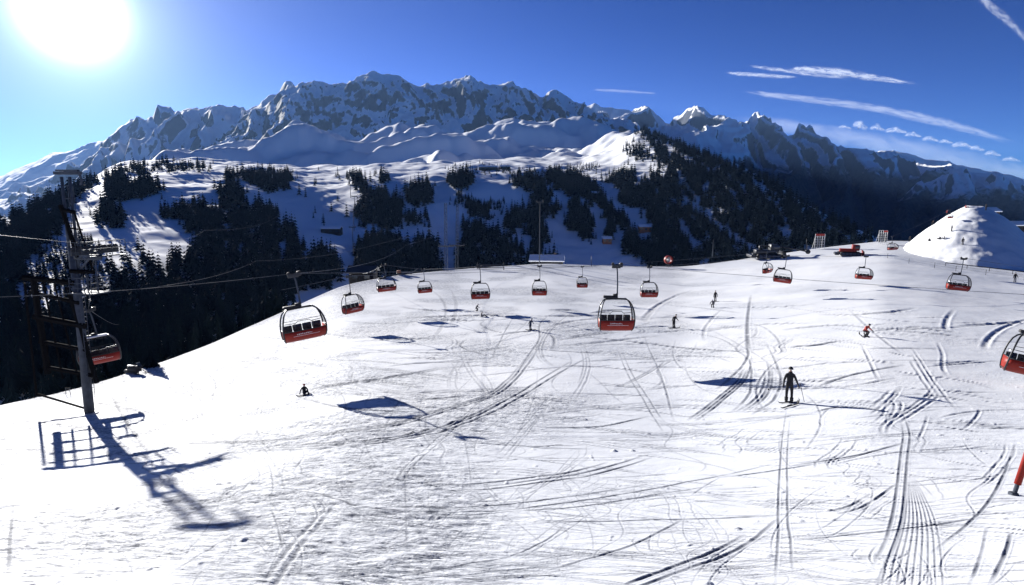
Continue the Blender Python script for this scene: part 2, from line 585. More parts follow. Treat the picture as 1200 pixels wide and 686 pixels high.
def carve(X, Yg, Z):
    """press the ski tracks into the snow"""
    TRK_SHADE = np.zeros(len(Z))  # mask of the groove shade painted along each track
    for ti, (pts, w, dep, par) in enumerate(TRACKS):
        sp = spline(pts)
        w3 = []
        for a, b in sp:
            u, Y = near_hit(a, b); w3.append((u * Y, Y))
        w3 = np.array(w3)
        for c in range(par):
            q = w3.copy()
            if par > 1:
                tg = np.gradient(q, axis=0); nn = np.stack([-tg[:, 1], tg[:, 0]], 1); nn /= np.linalg.norm(nn, axis=1)[:, None] + 1e-9
                off = (c - (par - 1) / 2) * rng.uniform(.16, .34)
                wander = np.convolve(rng.normal(0, 1, len(q) + 8), np.ones(9) / 9, 'valid') * .35
                q = q + nn * (off * np.linspace(1, rng.uniform(.2, 2.2), len(q)) + wander * abs(off))[:, None]
                lo = int(rng.uniform(0, .3) * len(q)); hi = len(q) - int(rng.uniform(0, .3) * len(q))
                if c and hi - lo > 3: q = q[lo:hi]
            ym = q[:, 1].mean()
            tgd = q[-1] - q[0]; tgd = np.abs(tgd) / (np.linalg.norm(tgd) + 1e-9)
            hz = max(3.0, -float(near_base(np.array([q[:, 0].mean() / ym]), np.array([ym]))[0]))
            ww = max(w * .42, .62 * ym / F * tgd[1] + .60 * ym * ym / (F * hz) * tgd[0])
            wt = max(ww, .95 * ym / F * tgd[1] + .55 * ym * ym / (F * hz) * tgd[0])
            if ti < N_LISTED: wt *= .72 + .95 * tgd[0]
            dd = ww * (.55 + 3.2 * dep) * (1 - .62 * tgd[1] ** 2) * min(1, 25 / ym + .35) * rng.uniform(.75, 1.1)
            pad = ww * 4
            sel = np.where((X > q[:, 0].min() - pad) & (X < q[:, 0].max() + pad) & (Yg > q[:, 1].min() - pad) & (Yg < q[:, 1].max() + pad))[0]
            if len(sel) == 0: continue
            xs = X[sel]; ys = Yg[sel]
            best = np.full(len(sel), 1e9); along = np.zeros(len(sel))
            L = len(q) - 1
            for i in range(L):
                a = q[i]; d = q[i + 1] - a; l2 = d @ d + 1e-9
                s = np.clip(((xs - a[0]) * d[0] + (ys - a[1]) * d[1]) / l2, 0, 1)
                dist = (xs - a[0] - s * d[0]) ** 2 + (ys - a[1] - s * d[1]) ** 2
                better = dist < best
                best = np.where(better, dist, best); along = np.where(better, (i + s) / L, along)
            r = np.sqrt(best) / ww
            end = np.clip(np.minimum(along, 1 - along) * 4, 0, 1)
            wob = np.clip(.8 + .55 * fbm(xs * 1.1, ys * .7, 3, 77), .05, 1.5)
            prof = -np.exp(-r ** 2) + .45 * np.exp(-((r - 1.75) / .7) ** 2)
            Z[sel] += dd * prof * end * wob
            TRK_SHADE[sel] = np.maximum(TRK_SHADE[sel], np.exp(-(r * ww / wt) ** 4) * np.sqrt(end) * np.clip(wob * 1.35, 0, 1) * (1 - .38 * tgd[1] ** 2) * min(1, (.66 if ti < N_LISTED else .38) + dep * 8.5))
    return Z, TRK_SHADE


def build_near():
    pxs = np.concatenate([np.linspace(-900, -70, 60, endpoint=False), np.linspace(-70, 1270, 1350), np.linspace(1270, 2100, 61)[1:]])
    u = ut(pxs, 500)[0]
    s = np.concatenate([np.linspace(3.2, 1.12, 40, endpoint=False), np.linspace(1.12, 0, 600)])
    tc, Yc = cr.at(u); tb, Yb = BOT.at(u)
    f = np.interp(s, _s, _f)
    q = 1 / Yc[None, :] + f[:, None] * (1 / Yb - 1 / Yc)[None, :]
    Yn = 1 / q
    beyond = np.concatenate([np.linspace(.4, 12, 24), np.geomspace(14, 150, 20)])
    Yf = Yc[None, :] + beyond[:, None]
    Y = np.vstack([Yn, Yf]); U = np.broadcast_to(u, Y.shape)
    Z = near_z(U, Y)
    X = U * Y
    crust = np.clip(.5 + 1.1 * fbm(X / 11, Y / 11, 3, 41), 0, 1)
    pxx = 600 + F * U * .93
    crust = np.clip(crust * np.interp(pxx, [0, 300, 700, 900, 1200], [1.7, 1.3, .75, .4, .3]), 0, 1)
    fine = np.clip(1.6 - Y / 60, .0, 1)
    Z = Z + fine * (.006 + .034 * crust ** 1.5) * fbm(X / .9, Y / .45, 4, 61) + .028 * crust * np.clip(Y / 50, .2, 1) * fbm(X / 3.5, Y / 2.0, 3, 71)
    # scattered small chunks of broken snow
    ch = np.clip(perlin(X * 3.1, Y * 3.1, 91) - .62, 0, 1) * np.clip(perlin(X * .4, Y * .4, 92) + .35, 0, 1)
    Z = Z + ch * .22 * np.clip(1.5 - Y / 40, 0, 1)
    shp = Z.shape
    Z, trk_shade = carve(X.ravel(), Y.ravel(), Z.ravel().copy())
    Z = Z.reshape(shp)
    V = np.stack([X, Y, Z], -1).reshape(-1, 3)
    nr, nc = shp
    o = bpy.data.objects.new('ski_slope', np_mesh('ski_slope', V, grid_faces(nr, nc), M['snow'], attrs={'crust': crust, 'track': trk_shade}))
    link(o); tag(o, kind='structure')
    # the same snowfield carried on round and behind the viewpoint
    xs = np.linspace(-90, 110, 90); ys = np.linspace(-90, 45, 70)
    XX, YY = np.meshgrid(xs, ys)
    ye = np.maximum(YY, 7.0); ue = np.clip(XX / ye, -1.4, 1.9)
    ZZ = near_base(ue, ye) - .9 + .25 * perlin(XX / 12, YY / 12, 8) + np.minimum(YY - 7, 0) * -.06
    V = np.stack([XX, YY, ZZ], -1).reshape(-1, 3)
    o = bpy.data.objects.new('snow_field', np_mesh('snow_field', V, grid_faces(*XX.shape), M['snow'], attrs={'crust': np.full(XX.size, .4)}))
    link(o); tag(o, kind='structure')


build_near()

# mid hill ------------------------------------------------------------
MID_M = bpy.data.materials.new('hill_snow')
MID_M = mountain_mat('hill_snow', .62, .75, .03, rockcol=(.05, .055, .07))


def mid_noise(u, Y, z):
    x = u * Y
    a = np.clip((Y - 150) / 400, .1, 1)
    far = np.clip((Y - 900) / 600, 0, 1)
    n = 4.5 * fbm(x / 110, Y / 140, 4, 201) * a
    far = np.clip((Y - 1250) / 300, 0, 1) * np.clip((.28 - u) / .12, .25, 1)
    n = n + far * (40 * fbm(x / 300, Y / 420, 4, 221) + 9 * fbm(x / 80, Y / 110, 2, 227))
    wx = x / 760 + .8 * fbm(x / 500, Y / 500, 2, 241)
    n = n + far * (32 * np.sin(2 * np.pi * wx) * np.clip((.24 - u) / .2, 0, 1) - 38) * np.clip((2900 - Y) / 500, 0, 1)
    n = n + 3.5 * np.clip((Y - 600) / 200, 0, 1) * fbm(x / 60, Y / 90, 3, 231)
    n = n + .9 * fbm(x / 18, Y / 18, 3, 211) * a
    return n


mid = Loft([
    Curve([(-300, 640, 70), (0, 520, 85), (140, 480, 105), (290, 425, 145), (400, 385, 230), (560, 375, 330), (800, 372, 330), (1040, 350, 330), (1500, 380, 330)], .03),
    Curve([(-300, 560, 90), (0, 462, 105), (140, 428, 135), (290, 375, 205), (400, 332, 330), (480, 322, 420), (560, 316, 460), (800, 316, 460), (900, 304, 440), (1000, 295, 420), (1100, 296, 420), (1500, 330, 420)], .02),
    Curve([(-300, 380, 300), (0, 268, 420), (60, 240, 500), (130, 212, 590), (180, 202, 640), (240, 202, 680), (300, 206, 690), (350, 214, 690), (400, 219, 690), (450, 208, 700), (520, 213, 700), (560, 208, 710),
           (620, 212, 720), (680, 222, 720), (720, 222, 730), (760, 200, 800), (800, 178, 860), (850, 190, 800), (900, 212, 720), (950, 245, 640), (1000, 267, 580), (1040, 285, 540), (1200, 330, 500), (1500, 360, 480)], .008),
    Curve([(-300, 385, 420), (0, 272, 560), (60, 238, 720), (130, 200, 1000), (170, 192, 1300), (200, 186, 1400), (240, 187, 1400), (300, 191, 1420), (400, 191, 1440), (500, 187, 1450), (600, 184, 1460), (680, 182, 1460),
           (720, 172, 1380), (745, 161, 1250), (770, 162, 1180), (800, 172, 1120), (850, 200, 1040), (900, 225, 950), (950, 260, 880), (1000, 285, 820), (1040, 305, 780), (1200, 350, 740), (1500, 380, 700)], .008),
    Curve([(-300, 420, 700), (0, 300, 800), (100, 240, 1000), (180, 196, 2176), (200, 182, 2312), (230, 172, 2380), (260, 162, 2448), (300, 153, 2516), (340, 150, 2543), (380, 154, 2543), (420, 161, 2488), (445, 158, 2584), (470, 152, 2652), (510, 150, 2692), (550, 158, 2692), (580, 150, 3060),
           (620, 149, 3196), (680, 151, 3196), (715, 156, 2856), (740, 160, 2448), (760, 160, 1839), (800, 180, 1609), (900, 245, 1250), (1000, 310, 1100), (1200, 370, 1000), (1500, 400, 900)], .006),
    Curve([(-300, 470, 1500), (0, 350, 1500), (200, 300, 3300), (400, 250, 3700), (700, 250, 4000), (800, 300, 2700), (1000, 380, 1800), (1500, 450, 1500)], .05),
], mid_noise)
mid.mesh('snowy_hill', -330, 1530, 760, 58, 4050, 470, MID_M)

# mountains -----------------------------------------------------------


def tri(x):
    return 1 - 2 * np.abs(x - np.floor(x + .5)) * 2


def mnoise(amp, sc, ypk, yw, seed, gul=1.0, spur=(0, 1), crest_cut=.6):
    def f(u, Y, z):
        x = u * Y
        sp = 0
        if spur[0]:
            wx = u * ypk / spur[1] + .55 * fbm(x / spur[1] / 1.7, Y / spur[1] / 1.7, 3, seed + 50)
            sp = spur[0] * (tri(wx) + .35 * tri(2.7 * wx + .3)) * np.clip((ypk - Y) / (yw * .24), .12, 1) * np.clip((Y - ypk + yw * 1.25) / (yw * .5), 0, 1)
        w = np.exp(-((Y - ypk) / yw) ** 2)
        r = ridged(x / sc, Y / sc * .8, 6, seed, .52) - 1.0
        g = ridged(u * ypk / (sc * .55) + .35 * fbm(x / sc, Y / sc, 2, seed + 5), Y / (sc * 2.5), 4, seed + 3, .5) - .9
        w2 = np.clip(1 - np.abs(Y - ypk) / (yw * 1.3), .15, 1) * (1 - crest_cut * np.exp(-((Y - ypk) / (.2 * yw)) ** 2))
        return amp * (r * .7 + gul * .6 * g + .12) * w2 + sp
    return f


def mountain(name, sky, ypk, dfront, zfront, dback, amp, sc, seed, m, px0, px1, nc=520, nr=200, gul=1.0, sm=.0015, midk=None, spur=(0, 1), crest_cut=.6):
    sky = [(a, b, ypk * (c if len(q) == 3 else 1)) for q in sky for a, b, c in [q if len(q) == 3 else (*q, 1)]]
    if isinstance(zfront, list):
        c = [Curve([(a, b, ypk - dfront) for a, b in zfront], .01)]
    else:
        c = [Curve([(-400, 235 - zfront * F / (ypk - dfront), ypk - dfront), (1600, 235 - zfront * F / (ypk - dfront), ypk - dfront)])]
    if midk:
        c.append(Curve([(a, b, ypk * k) for a, b, k in midk], .01))
    c += [Curve(sky, sm), Curve([(a, b + 90, y + dback) for a, b, y in sky], .01)]
    L = Loft(c, mnoise(amp, sc, ypk, dfront * .8, seed, gul, spur, crest_cut))
    return L.mesh(name, px0, px1, nc, ypk - dfront, ypk + dback, nr, m, logy=False)


MAIN = [(60, 240), (120, 215), (180, 190), (230, 172), (262, 160), (290, 140), (321, 116), (342, 106), (362, 95), (379, 96), (387, 102), (408, 100), (425, 94), (440, 87), (450, 90), (467, 91), (480, 97), (492, 101), (512, 100),
        (530, 97), (550, 93), (571, 100), (600, 100), (617, 107), (637, 116), (650, 110), (662, 118), (679, 126), (700, 134), (730, 146), (760, 165), (800, 200), (860, 250)]
m_main = mountain_mat('alpine_rock_and_snow', .29, .335, .011, rockcol=(.030, .036, .048))
mountain('rocky_mountain', MAIN, 5600, 2100, [(30, 300), (180, 235), (280, 180), (400, 176), (700, 180), (760, 220), (880, 320)], 1300, 85, 400, 301, m_main, 30, 880, 760, 300, midk=[(60, 250, .75), (250, 185, .75), (400, 160, .78), (560, 158, .78), (650, 158, .78), (740, 172, .75), (860, 260, .75)], spur=(55, 640))
LEFT = [(-60, 260), (0, 244), (30, 222), (45, 213), (75, 210), (95, 200), (110, 186), (118, 171), (139, 151), (153, 143), (175, 146), (196, 137), (222, 126), (237, 131), (273, 135), (300, 125), (318, 116), (345, 108), (420, 130), (520, 180)]
m_left = mountain_mat('left_mountain', .40, .45, .008, rockcol=(.05, .055, .07))
mountain('snowy_mountain', LEFT, 6600, 2500, -250, 1200, 90, 620, 331, m_left, -120, 540, 460, 220, spur=(110, 800))
mountain('far_mountain', [(-200, 235), (-60, 220), (0, 207), (25, 197), (45, 190), (60, 181), (75, 178), (95, 172), (115, 168), (150, 165), (200, 175), (300, 200)], 12000, 4000, -300, 1500, 130, 1400, 351, m_left, -260, 320, 260, 110)
mountain('far_ridge', [(-300, 255), (-60, 232), (0, 222), (25, 215), (60, 207), (110, 190), (160, 185), (240, 200), (330, 230)], 9000, 2500, -300, 1500, 90, 1000, 371, m_left, -260, 340, 260, 110)
RIGHT = [(560, 198), (640, 180), (680, 166), (705, 154), (729, 150), (745, 146), (767, 143), (785, 146), (797, 145), (806, 141), (820, 143), (832, 151), (857, 151), (868, 147), (878, 144), (888, 154), (897, 161), (918, 164), (937, 164), (960, 168), (972, 169),
         (990, 176), (1005, 182), (1020, 185), (1037, 188), (1070, 196), (1091, 202), (1105, 207), (1130, 215), (1200, 236), (1300, 258), (1500, 268)]
m_right = mountain_mat('forested_mountain', .44, .50, .008, forest_z=290, fz_w=60, rockcol=(.035, .042, .055), fn=.004)
mountain('alpine_range', RIGHT, 8600, 5200, -420, 1500, 70, 560, 391, m_right, 520, 1500, 900, 340, 1.0, midk=[(560, 198, .55), (700, 190, .55), (760, 184, .55), (830, 188, .55), (900, 200, .55), (960, 220, .55), (1100, 250, .55), (1300, 270, .55)], spur=(150, 900), crest_cut=.8)
mountain('pointed_mountain', [(560, 170), (640, 150), (680, 131), (690, 126), (697, 121), (704, 126), (714, 127), (730, 128), (745, 134), (800, 150), (900, 180)], 9000, 2000, -200, 1500, 70, 800, 411, m_left, 540, 900, 240, 110)
m_r2 = mountain_mat('right_plateau_mountain', .36, .44, .004, forest_z=60, fz_w=50, fn=.004)
mountain('plateau_mountain', [(960, 262), (1040, 240), (1080, 222), (1102, 209), (1118, 201), (1135, 198), (1157, 206), (1178, 213), (1200, 222), (1260, 235), (1400, 250)], 5000, 1700, -420, 1200, 90, 600, 431, m_r2, 930, 1500, 360, 180, spur=(60, 420))
mountain('hazy_range', [(960, 200), (1010, 185), (1040, 177), (1062, 181), (1080, 186), (1100, 189), (1122, 194), (1150, 200), (1180, 206), (1200, 212), (1300, 230), (1500, 240)], 11000, 3000, -500, 1500, 120, 1100, 451, m_left, 900, 1500, 260, 110)

# valley floor to the far side
xs = np.linspace(-13500, 13500, 160); ys = np.linspace(-2500, 14500, 110)
XX, YY = np.meshgrid(xs, ys)
ZZ = -620 + 60 * fbm(XX / 1500, YY / 1500, 4, 501)
m_val = mountain_mat('valley_forest', .8, .9, .004, forest_z=-560, fz_w=60, fn=.004)
o = bpy.data.objects.new('valley_floor', np_mesh('valley_floor', np.stack([XX, YY, ZZ], -1).reshape(-1, 3), grid_faces(*XX.shape), m_val))
link(o); tag(o, kind='structure')
# hillside under the viewpoint down to the valley
xs = np.linspace(-2600, 2600, 120); ys = np.linspace(-2400, 2600, 120)
XX, YY = np.meshgrid(xs, ys)
rr = np.hypot(XX, YY - 250)
ZZ = -150 - 480 * np.clip((rr - 250) / 2100, 0, 1) ** .8 + 12 * fbm(XX / 200, YY / 200, 4, 511)
o = bpy.data.objects.new('lower_hillside', np_mesh('lower_hillside', np.stack([XX, YY, ZZ], -1).reshape(-1, 3), grid_faces(*XX.shape), m_val))
link(o); tag(o, kind='structure')

# snow mound at the right -----------------------------------------------
MOUND_C = P(1134, 318, 158.0)


MDIR = np.array([MOUND_C.x, MOUND_C.y]); MDIR /= np.linalg.norm(MDIR)


def mound_z(X, Y):
    dx = X - MOUND_C.x; dy = Y - MOUND_C.y
    al = dx * MDIR[0] + dy * MDIR[1]; ac = dx * MDIR[1] - dy * MDIR[0]
    r = np.hypot(ac / 27.0, al / 60.0)
    top = .07
    h = np.clip(1 - (r - top) / (1 - top), 0, 1)
    return np.where(r < 1, .6 * np.cos(np.clip(r, 0, 1) * np.pi / 2) ** 1.6 + .4 * h ** 1.2, 0)


def mound_surf(X, Y):
    return MOUND_C.z - 3.5 + 20.9 * mound_z(X, Y) + .35 * fbm(X / 7, Y / 7, 4, 601) + .10 * fbm(X / 2, Y / 2, 3, 605)


aa = np.linspace(-62, 62, 210); bb = np.linspace(-28, 28, 180)
AA, BB = np.meshgrid(aa, bb)
XX = MOUND_C.x + AA * MDIR[0] + BB * MDIR[1]; YY = MOUND_C.y + AA * MDIR[1] - BB * MDIR[0]
ZZ = mound_surf(XX, YY)
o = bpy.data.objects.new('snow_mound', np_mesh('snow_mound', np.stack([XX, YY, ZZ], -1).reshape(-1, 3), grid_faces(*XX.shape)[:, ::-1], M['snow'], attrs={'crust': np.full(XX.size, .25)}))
link(o); tag(o, kind='structure')


def mound_hit(px, py):
    u, t = ut(px, py); u = float(u); t = float(t)
    Y = np.linspace(95, 235, 700); z = mound_surf(u * Y, Y)
    zn = near_z(np.full_like(Y, u), Y)
    z = np.maximum(z, zn)
    k = np.where(z >= t * Y)[0]
    if len(k) == 0:   # silhouette: nearest approach
        i = int(np.argmax(z / Y))
    else: i = int(k[0])
    return Vector((u * Y[i], Y[i], z[i]))


#@@PART2@@
# ------------------------------------------------------------------ lift chairs
W_ = 1.22      # half width of a chair
PROF = [(-.02, 1.10, -.42), (.12, 1.17, -.62), (.40, 1.21, -.82), (.78, 1.22, -.93), (1.10, 1.20, -.94), (1.45, 1.14, -.86), (1.78, 1.03, -.66), (1.98, .90, -.42), (2.08, .74, -.12), (2.10, .70, .15)]


def shell(prof, thick=0.0, y_back=.22):
    V = []; k = 15
    for z, hw, y in prof:
        for j in range(k):
            q = -1 + 2 * j / (k - 1)
            if abs(q) > .86:
                sgn = 1 if q > 0 else -1
                yy = y + .10 + (abs(q) - .86) / .14 * (max(y_back - y - .10, .05)); xx = sgn * hw
            else:
                a = q / .86; xx = hw * math.sin(a * math.pi / 2) if False else hw * a; yy = y + .10 * abs(a) ** 5
            V.append((xx, yy, z))
    V = np.array(V); n = len(prof)
    Fs = [tuple(f) for f in grid_faces(n, k)]
    if thick:
        b = len(V); c = np.array([0, .3, 1.0])
        V2 = V.copy(); V2[:, 0] *= .965; V2[:, 1] += thick
        V = np.vstack([V, V2]); Fs2 = [tuple(i + b for i in f[::-1]) for f in Fs]
        Fs = Fs + Fs2
        for j in range(k - 1):
            Fs.append((j + 1, j, b + j, b + j + 1)); t = (n - 1) * k
            Fs.append((t + j, t + j + 1, b + t + j + 1, b + t + j))
        for i in range(n - 1):
            Fs.append((i * k, (i + 1) * k, b + (i + 1) * k, b + i * k))
            Fs.append(((i + 1) * k + k - 1, i * k + k - 1, b + i * k + k - 1, b + (i + 1) * k + k - 1))
    return MB().add(V, Fs)


HANG = 4.35    # rope height above the chair's foot


def make_chair(loc, label):
    t = empty('lift_chair', loc, label, 'chairlift chair', 'chairlift chairs hanging over the slope')
    low = shell(PROF[:4], .05).build('lower_shell', M['red'], t, smooth=True)
    # worn pale sponsor lettering: only illegible strokes can be made out in the photograph
    lt = MB()
    x = -.52
    rr = random.Random(3)
    for k in range(9):
        wd = rr.uniform(.05, .11); hh = rr.uniform(.05, .10)
        lt.box((x + wd / 2, -.937 + .10 * 0, .52 + hh / 2), (wd, .008, hh * .35), Matrix.Rotation(rr.uniform(-.5, .5), 3, 'Y'))
        lt.box((x + wd * .2, -.930, .52 + hh / 2), (.02, .008, hh))
        x += wd + .03
    lt.box((.02, -.925, .44), (1.5, .006, .018))
    o = lt.build('lettering', M['white'], low)
    o.location = (0, .028, 0); o.rotation_euler = (R(0), 0, 0)
    shell(PROF[3:], 0).build('bubble', M['glass'], t, smooth=True)
    fr = MB()
    for s in (-1, 1):
        pts = [(s * (hw + .005), y + .12, z) for z, hw, y in PROF]
        fr.tube(pts, .046, 8)
        pts = [(s * (hw + .005) * (1 if z < 1.8 else .98), .22, z) for z, hw, y in PROF]
        fr.tube(pts, .046, 8)
        fr.tube([(s * 1.17, -.45, .10), (s * 1.19, .25, .10)], .03, 6)
        fr.tube([(s * 1.215, -.82, .80), (s * 1.215, .25, .80)], .026, 6)
    fr.tube([(-.74, -.05, 2.10), (-.3, -.08, 2.13), (.3, -.08, 2.13), (.74, -.05, 2.10)], .06, 8)
    fr.tube([(-.72, .2, 2.10), (.72, .2, 2.10)], .04, 8)
    fr.tube([(-1.215, -.87, .79), (-.6, -.955, .79), (.6, -.955, .79), (1.215, -.87, .79)], .032, 6)
    fr.tube([(-1.15, -.79, 1.48), (-.5, -.82, 1.50), (.5, -.82, 1.50), (1.15, -.79, 1.48)], .018, 6)
    fr.build('frame', M['dark'], t, smooth=True)
    for k in range(4):
        x = -.84 + k * .56
        MB().box((x, -.05, .52), (.50, .52, .13), None, .04).build('seat', M['black'], t, smooth=True)
        MB().box((x, .24, .76), (.53, .11, .42), Matrix.Rotation(R(-9), 3, 'X'), .045).build('backrest', M['black'], t, smooth=True)
    MB().box((0, .18, .44), (2.3, .10, .08), None, .02).tube([(-1.1, .1, .42), (1.1, .1, .42)], .04, 6).build('seat_beam', M['dark'], t)
    sb = MB()
    sb.tube([(-1.05, .25, 1.12), (-1.02, -.35, 1.22), (-.45, -.52, 1.22), (-.32, -.50, 1.34), (.32, -.50, 1.34), (.45, -.52, 1.22), (1.02, -.35, 1.22), (1.05, .25, 1.12)], .022, 6)
    for x in (-.5, .5): sb.tube([(x, -.52, 1.22), (x, -.60, .85), (x * .9, -.66, .25)], .018, 6)
    for x in (-.5, .5): sb.tube([(x - .3, -.66, .25), (x + .3, -.66, .25)], .018, 6)
    sb.build('safety_bar', M['dark'], t, smooth=True)
    cm = MB().box((-.42, .05, 2.24), (1.0, .34, .17), Matrix.Rotation(R(2), 3, 'Y'), .06)
    cm.tube([(-.2, .05, 2.3), (.12, .08, 2.52)], .03, 6).box((-.05, .05, 2.36), (.34, .22, .16), None, .04)
    cm.build('bubble_hinge', M['black'], t, smooth=True)
    hp = MB().tube([(.10, .12, 2.10), (.10, .13, 3.0), (.06, .10, 3.9), (0, 0, HANG - .12)], .05, 8)
    hp.build('hanger', M['steel'], t, smooth=True)
    gr = MB().box((-.05, .03, HANG - .02), (.62, .16, .26), None, .04).box((.28, .02, HANG + .06), (.26, .2, .3), None, .05)
    gr.tube([(-.42, .02, HANG + .1), (.42, .02, HANG + .1)], .03, 6)
    g = gr.build('grip', M['dark'], t)
    for x in (-.3, .3): MB().disc((x, -.10, HANG + .16), (0, 1, 0), .10, .06, 14).build('roller', M['black'], g)
    return t


# px of cabin foot centre, py, forward distance, scale, yaw, roll, z scale, label
CHAIRS = [
    (721, 386, 41.5, 1.0, 0, 0, 1.05, 'big red and black bubble chair hanging in the middle, nearest of the middle chairs'),
    (357, 396, 36.5, 1.06, 30, 6, .88, 'big tilted bubble chair with dark red shell near the edge of the dark wood'),
    (119, 424, 46.0, 1.14, 34, 6, .86, 'bubble chair with snow on its roof hanging just behind the tall lift tower'),
    (413, 366, 64, .92, 46, 4, 1.0, 'narrow side-on bubble chair between the big tilted chair and the wide low chair'),
    (453, 341, 77, .98, 22, 4, .80, 'wide low bubble chair with a long hanger in front of dark trees at the crest'),
    (498, 343, 86, .84, 15, 3, .92, 'small dark bubble chair right beside the wide low one near the crest'),
    (563, 350, 77, 1.0, 6, 1, .96, 'dark bubble chair below the twin lattice lift masts'),
    (632, 346, 82, .84, 0, 0, 1.12, 'upright bubble chair with bright red shell under the thin single mast'),
    (682, 337, 94, .70, 0, 0, 1.10, 'smallest bubble chair left of the big middle chair with only a thin red edge'),
    (760, 348, 80, .92, 0, 0, 1.02, 'bubble chair right beside the big middle chair, seen without its hanger against snow'),
    (898, 320, 98, .78, 38, 3, 1.0, 'small bright red chair just left below the groomer with the long boom'),
    (916, 331, 84, .96, -20, -6, .92, 'black framed chair tilting down to the right below the groomer boom'),
    (1011, 327, 92, .92, -8, -3, .88, 'bubble chair hanging below the red snow groomer'),
    (1121, 340, 76, .98, -20, -5, .96, 'bubble chair hanging in front of the foot of the snow mound'),
    (1203, 438, 31, .98, -24, -9, 1.0, 'bubble chair cut off by the right edge of the picture'),
    (1045, 293, 118, .78, 14, 2, .78, 'small dark chair low over the crest left of the snow mound'),
    (1113, 256, 150, .55, 20, 3, .9, 'tiny chair in front of the top of the snow mound'),
]
proto = None
GRIPS = {}
for i, (px, py, Y, sc, yaw, roll, zs, lab) in enumerate(CHAIRS):
    p = P(px, py, Y)
    if proto is None:
        proto = make_chair(p, lab); remember(proto); o = proto
    else:
        o = copy_tree(proto)
        o.location = p; o['label'] = lab
    o.rotation_euler = (0, -R(roll), R(yaw)); o.scale = (sc, sc, sc * zs)
    GRIPS[i] = p + (Matrix.Rotation(R(yaw), 3, 'Z') @ Matrix.Rotation(-R(roll), 3, 'Y')) @ Vector((0, 0, HANG * sc * zs + .1))
# chair 2 carries fresh snow on its roof
snowcap = MB().box((0, 0, 0), (1.55, .62, .10), None, .045).build('snow_patch', M['roof_snow'], smooth=True)
tag(snowcap, 'strip of fresh snow lying on the roof of the chair behind the lift tower', 'snow')
i = 2
q = Matrix.Rotation(R(34), 3, 'Z') @ Matrix.Rotation(-R(6), 3, 'Y')
snowcap.location = P(119, 424, 46) + q @ Vector((0, -.1, 2.2 * 1.14 * .86)); snowcap.rotation_euler = (0, -R(6), R(34))

# ------------------------------------------------------------------ lift tower
TB = ground_at(105, 484)
TT = P(76, 203, TB.y + .4)
tow = empty('lift_tower', TB, 'tall dark steel lift tower with crossarms and ladders standing on the snow at the left', 'lift tower')
TH_ = TT.z - TB.z
ax = Vector((TT.x - TB.x, TT.y - TB.y, TH_)) / TH_       # per metre of height


def tp(h, dx=0.0, dy=0.0):
    d = ax * h
    return Vector((d.x + dx, d.y + dy, d.z))


sc_h = TH_
h2 = sc_h * .665; h3 = sc_h * .52
MB().tube([tp(-.6), tp(sc_h * .35), tp(sc_h * .70)], .33, 20, r2=.25).build('mast', M['steel'], tow, smooth=True)
MB().tube([tp(-.7), tp(.12)], .55, 20).build('foundation', M['panel'], tow)
up = MB()
for dx in (-.26, .30): up.tube([tp(sc_h * .60, dx), tp(sc_h * .985, dx)], .10, 8)
for k in range(6): up.tube([tp(sc_h * (.70 + .05 * k), -.26), tp(sc_h * (.70 + .05 * k), .30)], .04, 6)
up.build('upright', M['steel'], tow, smooth=True)
ta = MB().box(tp(sc_h, .2), (1.9, .24, .22), None, .03).box(tp(sc_h + .18, .2), (1.5, .34, .10), None, .02)
ta.tube([tp(sc_h - .05, 1.0), tp(sc_h - .5, 1.12), tp(sc_h - .8, 1.0)], .08, 8)
top = ta.build('top_crossarm', M['steel'], tow)
ARMD = Vector((.97, -.24, 0)).normalized(); ROPD = Vector((.24, .97, 0))
rot = Matrix.Rotation(math.atan2(ARMD.y, ARMD.x), 3, 'Z')
c2 = tp(h2)
arm = MB().box(c2 + ARMD * 1.05, (2.6, .34, .38), rot, .04)
arm.tube([tp(h2 - 1.3), c2 + ARMD * 1.5], .08, 6)
arm.build('crossarm', M['steel'], tow)
SHEAVES = []
for off in (2.0,):
    b = c2 + ARMD * off + Vector((0, 0, .35))
    s = MB()
    s.box(b, (3.6, .12, .20), Matrix.Rotation(math.atan2(ROPD.y, ROPD.x), 3, 'Z'), .02)
    for sg in (-1, 1): s.box(b + ROPD * sg * 1.0 + Vector((0, 0, .14)), (1.6, .16, .12), Matrix.Rotation(math.atan2(ROPD.y, ROPD.x), 3, 'Z'), .02)
    so_ = s.build('sheave_beam', M['dark'], tow)
    for k in range(8): MB().disc(b + ROPD * (-1.57 + .45 * k) + Vector((0, 0, .30)), ARMD, .21, .09, 16).build('sheave', M['black'], so_)
    # catwalk beside the sheaves
    cwm = MB(); cb = b + ARMD * .55 - Vector((0, 0, .25))
    rr2 = Matrix.Rotation(math.atan2(ROPD.y, ROPD.x), 3, 'Z')
    cwm.box(cb, (3.6, .5, .05), rr2)
    for e in (-.24, .24):
        for q in (-1.7, -.6, .6, 1.7): cwm.tube([cb + ROPD * q + ARMD * e, cb + ROPD * q + ARMD * e + Vector((0, 0, 1.05))], .022, 5)
        for z in (.55, 1.05): cwm.tube([cb - ROPD * 1.7 + ARMD * e + Vector((0, 0, z)), cb + ROPD * 1.7 + ARMD * e + Vector((0, 0, z))], .022, 5)
    if off > 0: cwm.build('catwalk', M['dark'], tow)
    SHEAVES.append(TB + b + Vector((0, 0, .52)))
